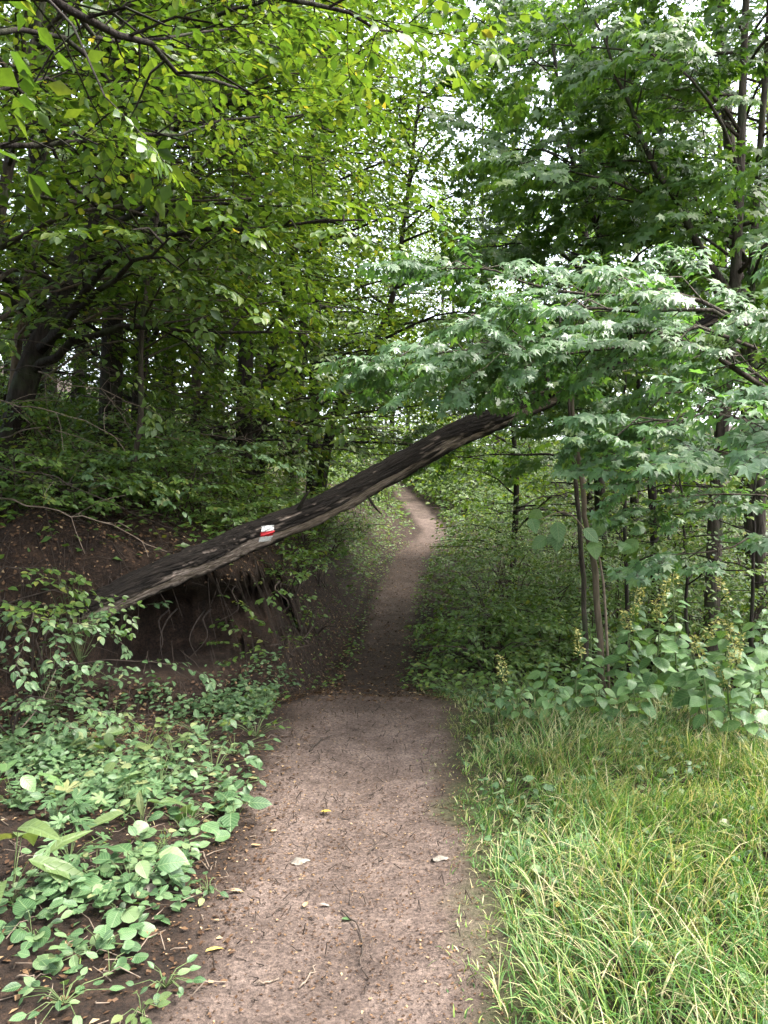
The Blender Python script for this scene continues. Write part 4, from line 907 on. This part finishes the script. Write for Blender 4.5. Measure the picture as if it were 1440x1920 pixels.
def ground_leaves(name, label, kind, mat, x, y, leaf, hmax, cat='ground cover', up=.35):
    n = len(x); g = Geo(); P = np.stack([x, y, height(x, y) + rng.uniform(.005, hmax, n)], -1); az = rng.uniform(0, 6.28, n)
    D = unit(np.stack([np.cos(az), np.sin(az), rng.normal(0, .25, n)], -1)); N_ = unit(UP + np.array([0, -up, 0]) + rng.normal(0, .3, (n, 3)))
    put_leaves(g, kind, P, D, N_, leaf * rng.uniform(.5, 1.2, n))
    return link(name, g.mesh(name), None, mat, label, cat, kind='stuff')
# far undergrowth on the slope and in the thicket
x, y = scatter(70000, (-10, 1.2, 6.0, 26), lambda x, y: (bank_d(x, y) > np.interp(y, [6, 10, 13], [.62, .5, .08])) * (.3 + .6 * (fbm(x * .9, y * .9) > -.1)) * (y > 6.0) * np.interp(y, [6.5, 12, 24], [1, .8, .4]))
ground_leaves('undergrowth', 'low leafy undergrowth covering the shaded left slope', 'kite', M_BUSH, x, y, .085, .25)
x, y = scatter(26000, (.3, 12, 6.6, 26), lambda x, y: (rgt_off(x, y) > .05 + .1 * fbm(x * 3, y * 3)) * (.35 + .6 * (fbm(x * .8, y * .8) > -.1)))
ground_leaves('undergrowth', 'low leafy undergrowth on the right of the far path', 'kite', M_BUSH, x, y, .085, .22)
x, y = scatter(36000, (-3.8, -.5, 1.9, 7), lambda x, y: (-(x - path_c(y)) - path_w(y) > .12 + .25 * fbm(x * 2, y * 2)) * (bank_d(x, y) < .35) * np.clip(.28 + fbm(x * 1.9, y * 1.9, 4) * 1.8, .01, .95) * np.interp(y, [2, 2.5, 3.0], [.6, .8, 1]))
ground_leaves('ground_cover', 'low small leaved ground cover between the herbs on the left', 'ovate', M_HERB, x, y, .055, .11)
x, y = scatter(9000, (.3, 4.5, 1.6, 7), lambda x, y: (rgt_off(x, y) > .08) * np.clip(.3 + fbm(x * 1.3, y * 1.3, 8), .03, 1))
ground_leaves('ground_cover', 'small round clover like leaves mixed into the grass', 'round', M_HERB, x, y, .035, .10)
x, y = scatter(5000, (-.9, .9, 7, 20), lambda x, y: ((np.abs(x - path_c(y)) - path_w(y)) > -.1) * .6)
ground_leaves('ground_cover', 'tiny green leaves along the edges of the dim far path', 'far', M_BUSH, x, y, .05, .06)

x, y = scatter(22000, (-14, 14, 24, 62), lambda x, y: (np.abs(x - path_c(y)) > path_w(y) + .1) * .8)
ground_leaves('undergrowth', 'bright leafy ground cover on the rise beyond the far path', 'kite', M_HORN, x, y, .22, .5)
def grass(name, label, x, y, h, w, dirn, rnd, seg=3, spread=.6):
    n = len(x); b = np.stack([x, y, height(x, y) - .01], -1)
    t = np.linspace(0, 1, seg + 1)
    lean = unit(dirn + rng.normal(0, spread, (n, 2))) ; bend = rng.uniform(.5, 1.45, n)
    # arc: rises, then nods over
    th = t[None] * bend[:, None] * 1.5 + rng.uniform(.0, .35, n)[:, None]
    dz = np.cos(th); dh = np.sin(th)
    cz = np.concatenate([np.zeros((n, 1)), np.cumsum((dz[:, 1:] + dz[:, :-1]) / 2, 1)], 1) / seg * h[:, None]
    ch = np.concatenate([np.zeros((n, 1)), np.cumsum((dh[:, 1:] + dh[:, :-1]) / 2, 1)], 1) / seg * h[:, None]
    C = b[:, None] + np.concatenate([lean[:, None] * ch[..., None], cz[..., None]], -1)
    side = np.stack([-lean[:, 1], lean[:, 0], np.zeros(n)], -1) + rng.normal(0, .25, (n, 3)); side = unit(side)
    wd = w[:, None] * np.interp(t, [0, .3, .7, 1], [.8, 1, .65, .0])[None]
    Lf = C - side[:, None] * wd[..., None] / 2; Rt = C + side[:, None] * wd[..., None] / 2
    V = np.stack([Lf, Rt], 2).reshape(n, -1, 3); k = V.shape[1]
    T0 = np.concatenate([[[2 * a, 2 * a + 1, 2 * a + 3], [2 * a, 2 * a + 3, 2 * a + 2]] for a in range(seg)])[:-1]
    g = Geo(); g.add(V.reshape(-1, 3), (np.arange(n)[:, None, None] * k + T0).reshape(-1, 3), np.repeat(rnd, k))
    return link(name, g.mesh(name), None, M_GRASS, label, 'grass', kind='stuff')
def grass_field(n, box, dens, hs, label, name='grass'):
    x, y = scatter(n, box, dens)
    # clumping: pull blades to tuft centres
    cell = .11; cxx = (np.floor(x / cell) + _hash(np.floor(x / cell), np.floor(y / cell), 1.0)) * cell; cyy = (np.floor(y / cell) + _hash(np.floor(x / cell), np.floor(y / cell), 2.0)) * cell
    pull = rng.uniform(0, .85, len(x)); ox, oy = x - cxx, y - cyy
    x, y = x - ox * pull, y - oy * pull
    n = len(x); ro = rgt_off(x, y)
    dirn = np.stack([fbm(x * .7, y * .7, 1.1) * 2.0 - .25, fbm(x * .7, y * .7, 7.7) * 2.0 - .35], -1) + unit(np.stack([x - cxx, y - cyy], -1)) * .5
    dry = fbm(x * 1.1, y * 1.1, 5.5); straw = rng.random(n) < np.clip(.06 + .30 * dry, .02, .4)
    r = np.where(straw, rng.uniform(.80, 1, n), np.clip(rng.normal(.38, .2, n) + .15 * fbm(x * 2, y * 2, 6), 0, .78))
    h = hs * rng.uniform(.4, 1.25, n) * np.interp(y, [3, 5.5], [1, .62]) * np.clip(1 + .95 * fbm(x * 1.9, y * 1.9, 2.5), .35, 2) * np.clip(.35 + ro * 1.1, .3, 1) * np.where(straw, 1.1, 1)
    w = rng.uniform(.0026, .0062, n) * np.where(straw, .7, 1)
    grass(name, label, x, y, h, w, dirn, r)
grass_field(80000, (.2, 4.4, 1.45, 7.0), lambda x, y: sstep(-.04, .22, rgt_off(x, y) + .16 * fbm(x * 3, y * 3, 3) + .02) * np.interp(y, [4.5, 5.6, 7], [1, .5, .2]), .29, 'long nodding green grass with dry straw blades right of the path')
grass_field(9000, (.0, 1.0, 1.6, 6.3), lambda x, y: sstep(-.22, .02, rgt_off(x, y) + .12 * fbm(x * 4, y * 4, 3)) * sstep(.3, .1, rgt_off(x, y)) * .8, .13, 'short sparse grass along the right edge of the path')
grass_field(5000, (-1.2, -.2, 1.6, 2.9), lambda x, y: (fbm(x * 2.2, y * 2.2, 12) > .25) * .55 * (x < -.30), .12, 'short grass tufts on the soil at the lower left')
grass_field(9000, (-3.5, -.6, 2.5, 6.2), lambda x, y: (fbm(x * 1.6, y * 1.6, 13) > .12) * .5 * (rgt_off(x, y) < -1.4) * (bank_d(x, y) < .3), .16, 'sparse grass blades among the herbs on the left')

def litter(name, label, x, y, s, mat, kind='ovate', lift=.012, cat='leaf litter'):
    n = len(x); P = np.stack([x, y, height(x, y) + rng.uniform(.002, lift, n)], -1)
    # slope normal
    e = .04; nx_ = -(height(x + e, y, False) - height(x - e, y, False)) / (2 * e); ny_ = -(height(x, y + e, False) - height(x, y - e, False)) / (2 * e)
    N_ = unit(np.stack([nx_, ny_, np.ones(n)], -1) + rng.normal(0, .22, (n, 3))); az = rng.uniform(0, 6.28, n)
    D = np.stack([np.cos(az), np.sin(az), np.zeros(n)], -1); D = unit(D - N_ * (D * N_).sum(1, keepdims=True)); g = Geo()
    put_leaves(g, kind, P, D, N_, s); return link(name, g.mesh(name), None, mat, label, cat, kind='stuff')
x, y = scatter(38000, (-4.6, -.4, 4.2, 11), lambda x, y: (bank_d(x, y) > -.5) * .8)
litter('leaf_litter', 'brown dead leaves lying on the earth of the left bank', x, y, rng.uniform(.012, .042, len(x)), M_LITTER, 'kite', .03)
x, y = scatter(17000, (-1.3, 1.6, 6.2, 20), lambda x, y: (np.abs(x - path_c(y)) < path_w(y) + .55) * np.interp(y, [6, 10, 20], [.95, .7, .4]))
litter('leaf_litter', 'small fallen leaves speckling the far path', x, y, rng.uniform(.015, .045, len(x)), M_LITTER, 'far')
x, y = scatter(20000, (-1.2, .75, 1.6, 6.8), lambda x, y: (np.abs(x - path_c(y)) < path_w(y) + .15) * (.35 + .5 * (fbm(x * 2, y * 2, 21) > 0)))
litter('path_crumbs', 'crumbs of bark and leaf trodden into the near path', x, y, rng.uniform(.005, .018, len(x)), M_LITTER, 'kite', .008)
x, y = scatter(7000, (-3.4, -.5, 1.6, 5.5), lambda x, y: (bank_d(x, y) < .2) * .8)
litter('leaf_litter', 'brown leaf scraps on the soil under the left herbs', x, y, rng.uniform(.010, .034, len(x)), M_LITTER, 'kite')

def twig_litter(label, x, y, lo, hi, mat):
    n = len(x); P = np.stack([x, y, height(x, y) + .006], -1); az = rng.uniform(0, 6.28, n); l = rng.uniform(lo, hi, n)
    e = np.stack([x + np.cos(az) * l, y + np.sin(az) * l, np.zeros(n)], -1); e[:, 2] = height(e[:, 0], e[:, 1]) + rng.uniform(.005, .04, n)
    m = (P + e) / 2 + rng.normal(0, .012, (n, 3)) + [0, 0, .008]; g = Geo(); segs3(g, P, m, .0028, .0022); segs3(g, m, e, .0022, .0012)
    link('twig_litter', g.mesh('twig_litter'), None, mat, label, 'twigs', kind='stuff')
x, y = scatter(5200, (-4.5, -.5, 4.6, 9), lambda x, y: (bank_d(x, y) > -.15) * .9)
twig_litter('fine dead twigs and rootlets strewn over the left bank', x, y, .06, .3, M_TWIGD)
x, y = scatter(700, (-.9, .6, 1.8, 7), lambda x, y: (np.abs(x - path_c(y)) < path_w(y)) * .8)
twig_litter('tiny dark twig bits strewn on the near path', x, y, .01, .04, M_TWIGD)
x, y = scatter(900, (-3, -.6, 1.8, 5.6), lambda x, y: (bank_d(x, y) < .1) * .6)
twig_litter('tiny dry twig bits under the herbs on the left', x, y, .03, .12, M_DRY)
# ------------------------------------------------------------------ single things lying on the path
def ground_pt(px, py):
    d = d_flat(py); x = (px - 720) / F_PX * d; return np.array([x, d, float(height(x, d))])
def fallen_leaf(label, px, py, size, mat, kind='ovate', az=0.0, group=None):
    p = ground_pt(px, py) + [0, 0, .012]; D = np.array([[math.cos(az), math.sin(az), .05]]); N_ = unit(np.array([[rng.normal(0, .15), rng.normal(-.1, .15), 1]])); M = frames(D, N_)
    o = link('fallen_leaf', leaf_data(kind, int(rng.integers(0, 6)), mat), None, None, label, 'leaf', group)
    o.matrix_basis = Matrix([[*(M[0, r_] * size), p[r_]] for r_ in range(3)] + [[0, 0, 0, 1]])
fallen_leaf('bright yellow fallen leaf in the middle of the path', 600, 1527, .06, M_YELLOW, az=.1)
fallen_leaf('yellowish brown fallen leaf left of the bright yellow one', 520, 1563, .06, M_TAN, az=2.8)
fallen_leaf('tan fallen leaf left of the grey scrap on the path', 470, 1590, .05, M_TAN, az=.3)
fallen_leaf('small orange tan leaf beside the crooked twig', 570, 1703, .04, M_TAN, az=1.3)
fallen_leaf('long pale fallen leaf on the path below the grey scrap', 600, 1697, .05, M_CHIP, 'lance', az=.2)
fallen_leaf('grey green fallen leaf beside the dark twig', 640, 1725, .055, M_HERB, az=.4)
fallen_leaf('pale buff fallen leaf near the small seedlings at path edge', 430, 1678, .06, M_TAN, 'lance', az=.1)
fallen_leaf('curled orange tan dead leaf under the round leaved herbs', 122, 1790, .075, M_TAN, 'broad', az=1.2)
fallen_leaf('curled pinkish tan dead leaf beside the orange one', 145, 1808, .06, M_TAN, 'lance', az=1.7)
fallen_leaf('yellow leaf lying in the grass edge on the right', 1035, 1720, .06, M_YELLOW, az=.5)
fallen_leaf('olive yellow leaf lying at lower left of the path', 385, 1795, .07, M_YELLOW, 'lance', az=.6)
fallen_leaf('pale leaf standing in the grass near the path edge', 995, 1790, .10, M_PALE, 'broad', az=1.5)
def scrap(name, label, px, py, w, l, t, mat, az, cat):
    p = ground_pt(px, py); g = Geo(); n = 7
    u = np.linspace(-.5, .5, n); pr = w * (.5 + .5 * np.cos(u * 2.4)) * (1 + rng.normal(0, .12, n))
    top = np.concatenate([np.stack([u * l, -pr / 2, t + .004 * np.sin(u * 9)], -1), np.stack([u * l, pr / 2, t * .7 + .006 * np.cos(u * 7)], -1)]); bot = top - [0, 0, t * .8]
    V = np.concatenate([top, bot]); T = []
    for a in range(n - 1):
        for o_ in (0, 2 * n): T += [(o_ + a, o_ + a + 1, o_ + n + a + 1), (o_ + a, o_ + n + a + 1, o_ + n + a)]
        T += [(a, 2 * n + a, 2 * n + a + 1), (a, 2 * n + a + 1, a + 1), (n + a, n + a + 1, 3 * n + a + 1), (n + a, 3 * n + a + 1, 3 * n + a)]
    g.add(V, np.array(T), .5); o = link(name, g.mesh(name), None, mat, label, cat); o.location = p + [0, 0, .004]; o.rotation_euler = (0, 0, az)
scrap('wood_chip', 'flat pale wood chip at the grassy right edge of the path', 825, 1617, .035, .075, .012, M_CHIP, .3, 'wood chip')
scrap('bark_scrap', 'bleached grey white scrap of bark flat on the path', 562, 1612, .06, .085, .005, M_CHIP, .7, 'bark scrap')
scrap('paper_scrap', 'crumpled white scrap beside the big oval leaved plant', 280, 1680, .04, .07, .03, M_CHIP, 1.3, 'scrap')
def stick(label, pts, r, mat, name='stick'):
    P = [ground_pt(*p) + [0, 0, r * .9 + .004] for p in pts]; c = spline(P, 10); c[1:-1] += rng.normal(0, .004, (8, 3)); g = Geo(); tube(g, c - P[0], np.linspace(r, r * .5, 10), 6, .2)
    link(name, g.mesh(name), None, mat, label, 'stick').location = P[0]
stick('dark straight stick slanting at the left of the path before the dip', [(580, 1415), (600, 1395), (622, 1381)], .007, M_TWIGD)
stick('crooked thin twig on the left of the near path', [(500, 1722), (525, 1706), (542, 1694)], .004, M_TWIGD)
stick('long thin dark twig curving down the middle of the path', [(640, 1705), (668, 1735), (680, 1780), (676, 1810)], .004, M_TWIGD)
stick('thin pale twig lying near the lower left soil', [(480, 1850), (505, 1842), (522, 1836)], .005, M_DRY)
stick('thin pale twig low down on the left soil', [(30, 1842), (65, 1836), (95, 1832)], .004, M_DRY)
stick('short dark stick near the right side of the path', [(690, 1600), (705, 1585), (722, 1568)], .004, M_TWIGD)
stick('thin reddish twig in the lower middle of the path', [(560, 1855), (580, 1835), (592, 1810)], .004, M_DRY)
g = Geo(); p = ground_pt(0, 1405); tube(g, spline([p, at(40, 1365, 5.0), at(75, 1320, 5.1), at(105, 1255, 5.2)], 12) - p, np.linspace(.006, .002, 12), 6)
link('dry_stalk', g.mesh('dry_stalk'), None, M_DRY, 'pale bent dry stalk leaning at the left edge before the bank', 'stalk').location = p

# ------------------------------------------------------------------ each look-alike gets the place that tells it apart
ORD = ['first', 'second', 'third', 'fourth', 'fifth', 'sixth', 'seventh', 'eighth', 'ninth', 'tenth', 'eleventh', 'twelfth', 'thirteenth', 'fourteenth', 'fifteenth', 'sixteenth']
PLACE = {'bright bushes on the far rise': ('bright leafy bush on the far rise', 2, 'left'),
         'low bushes along the right of the path': ('low bush with flat layered twigs right of the path', 3, 'left'),
         'small bushes on the shaded left bank': ('small leafy bush on the shaded left bank', 4, 'left'),
         'trees on the wooded slope': ('slim shaded tree on the slope behind fallen trunk', 3, 'left'),
         'trees in the right hand thicket': ('slim dark tree in the right thicket behind maples', 2, 'left'),
         'trees at the far end of the path': ('light green tree beyond far path end', 2, 'left'),
         'leafy herbs on the foot of the left bank': ('small leafy herb at foot of left bank', 3, 'left'),
         'small herbs along the right path edge': ('small leafy herb on right path edge by the dip', 2, 'left'),
         'bare dead branches on the left': ('bare thin dead branch over the left bank', 3, 'left'),
         'bare level branches over the far path': ('long bare level branch behind the fallen trunk', 1, 'left')}
ROWS = {1: ['only row'], 2: ['front row', 'back row'], 3: ['front row', 'middle row', 'back row'], 4: ['front row', 'second row', 'third row', 'back row']}
for grp, (txt, rows, side) in PLACE.items():
    obs = sorted([o for o in COL.objects if o.get('group') == grp], key=lambda o: o.location.y)
    for r_, part in enumerate(np.array_split(np.arange(len(obs)), rows)):
        row = sorted([obs[k_] for k_ in part], key=lambda o: o.location.x / o.location.y)
        for k_, o in enumerate(row):
            o['label'] = txt + (', ' + ROWS[rows][r_] if rows > 1 else '') + ', ' + ORD[k_] + ' from ' + side
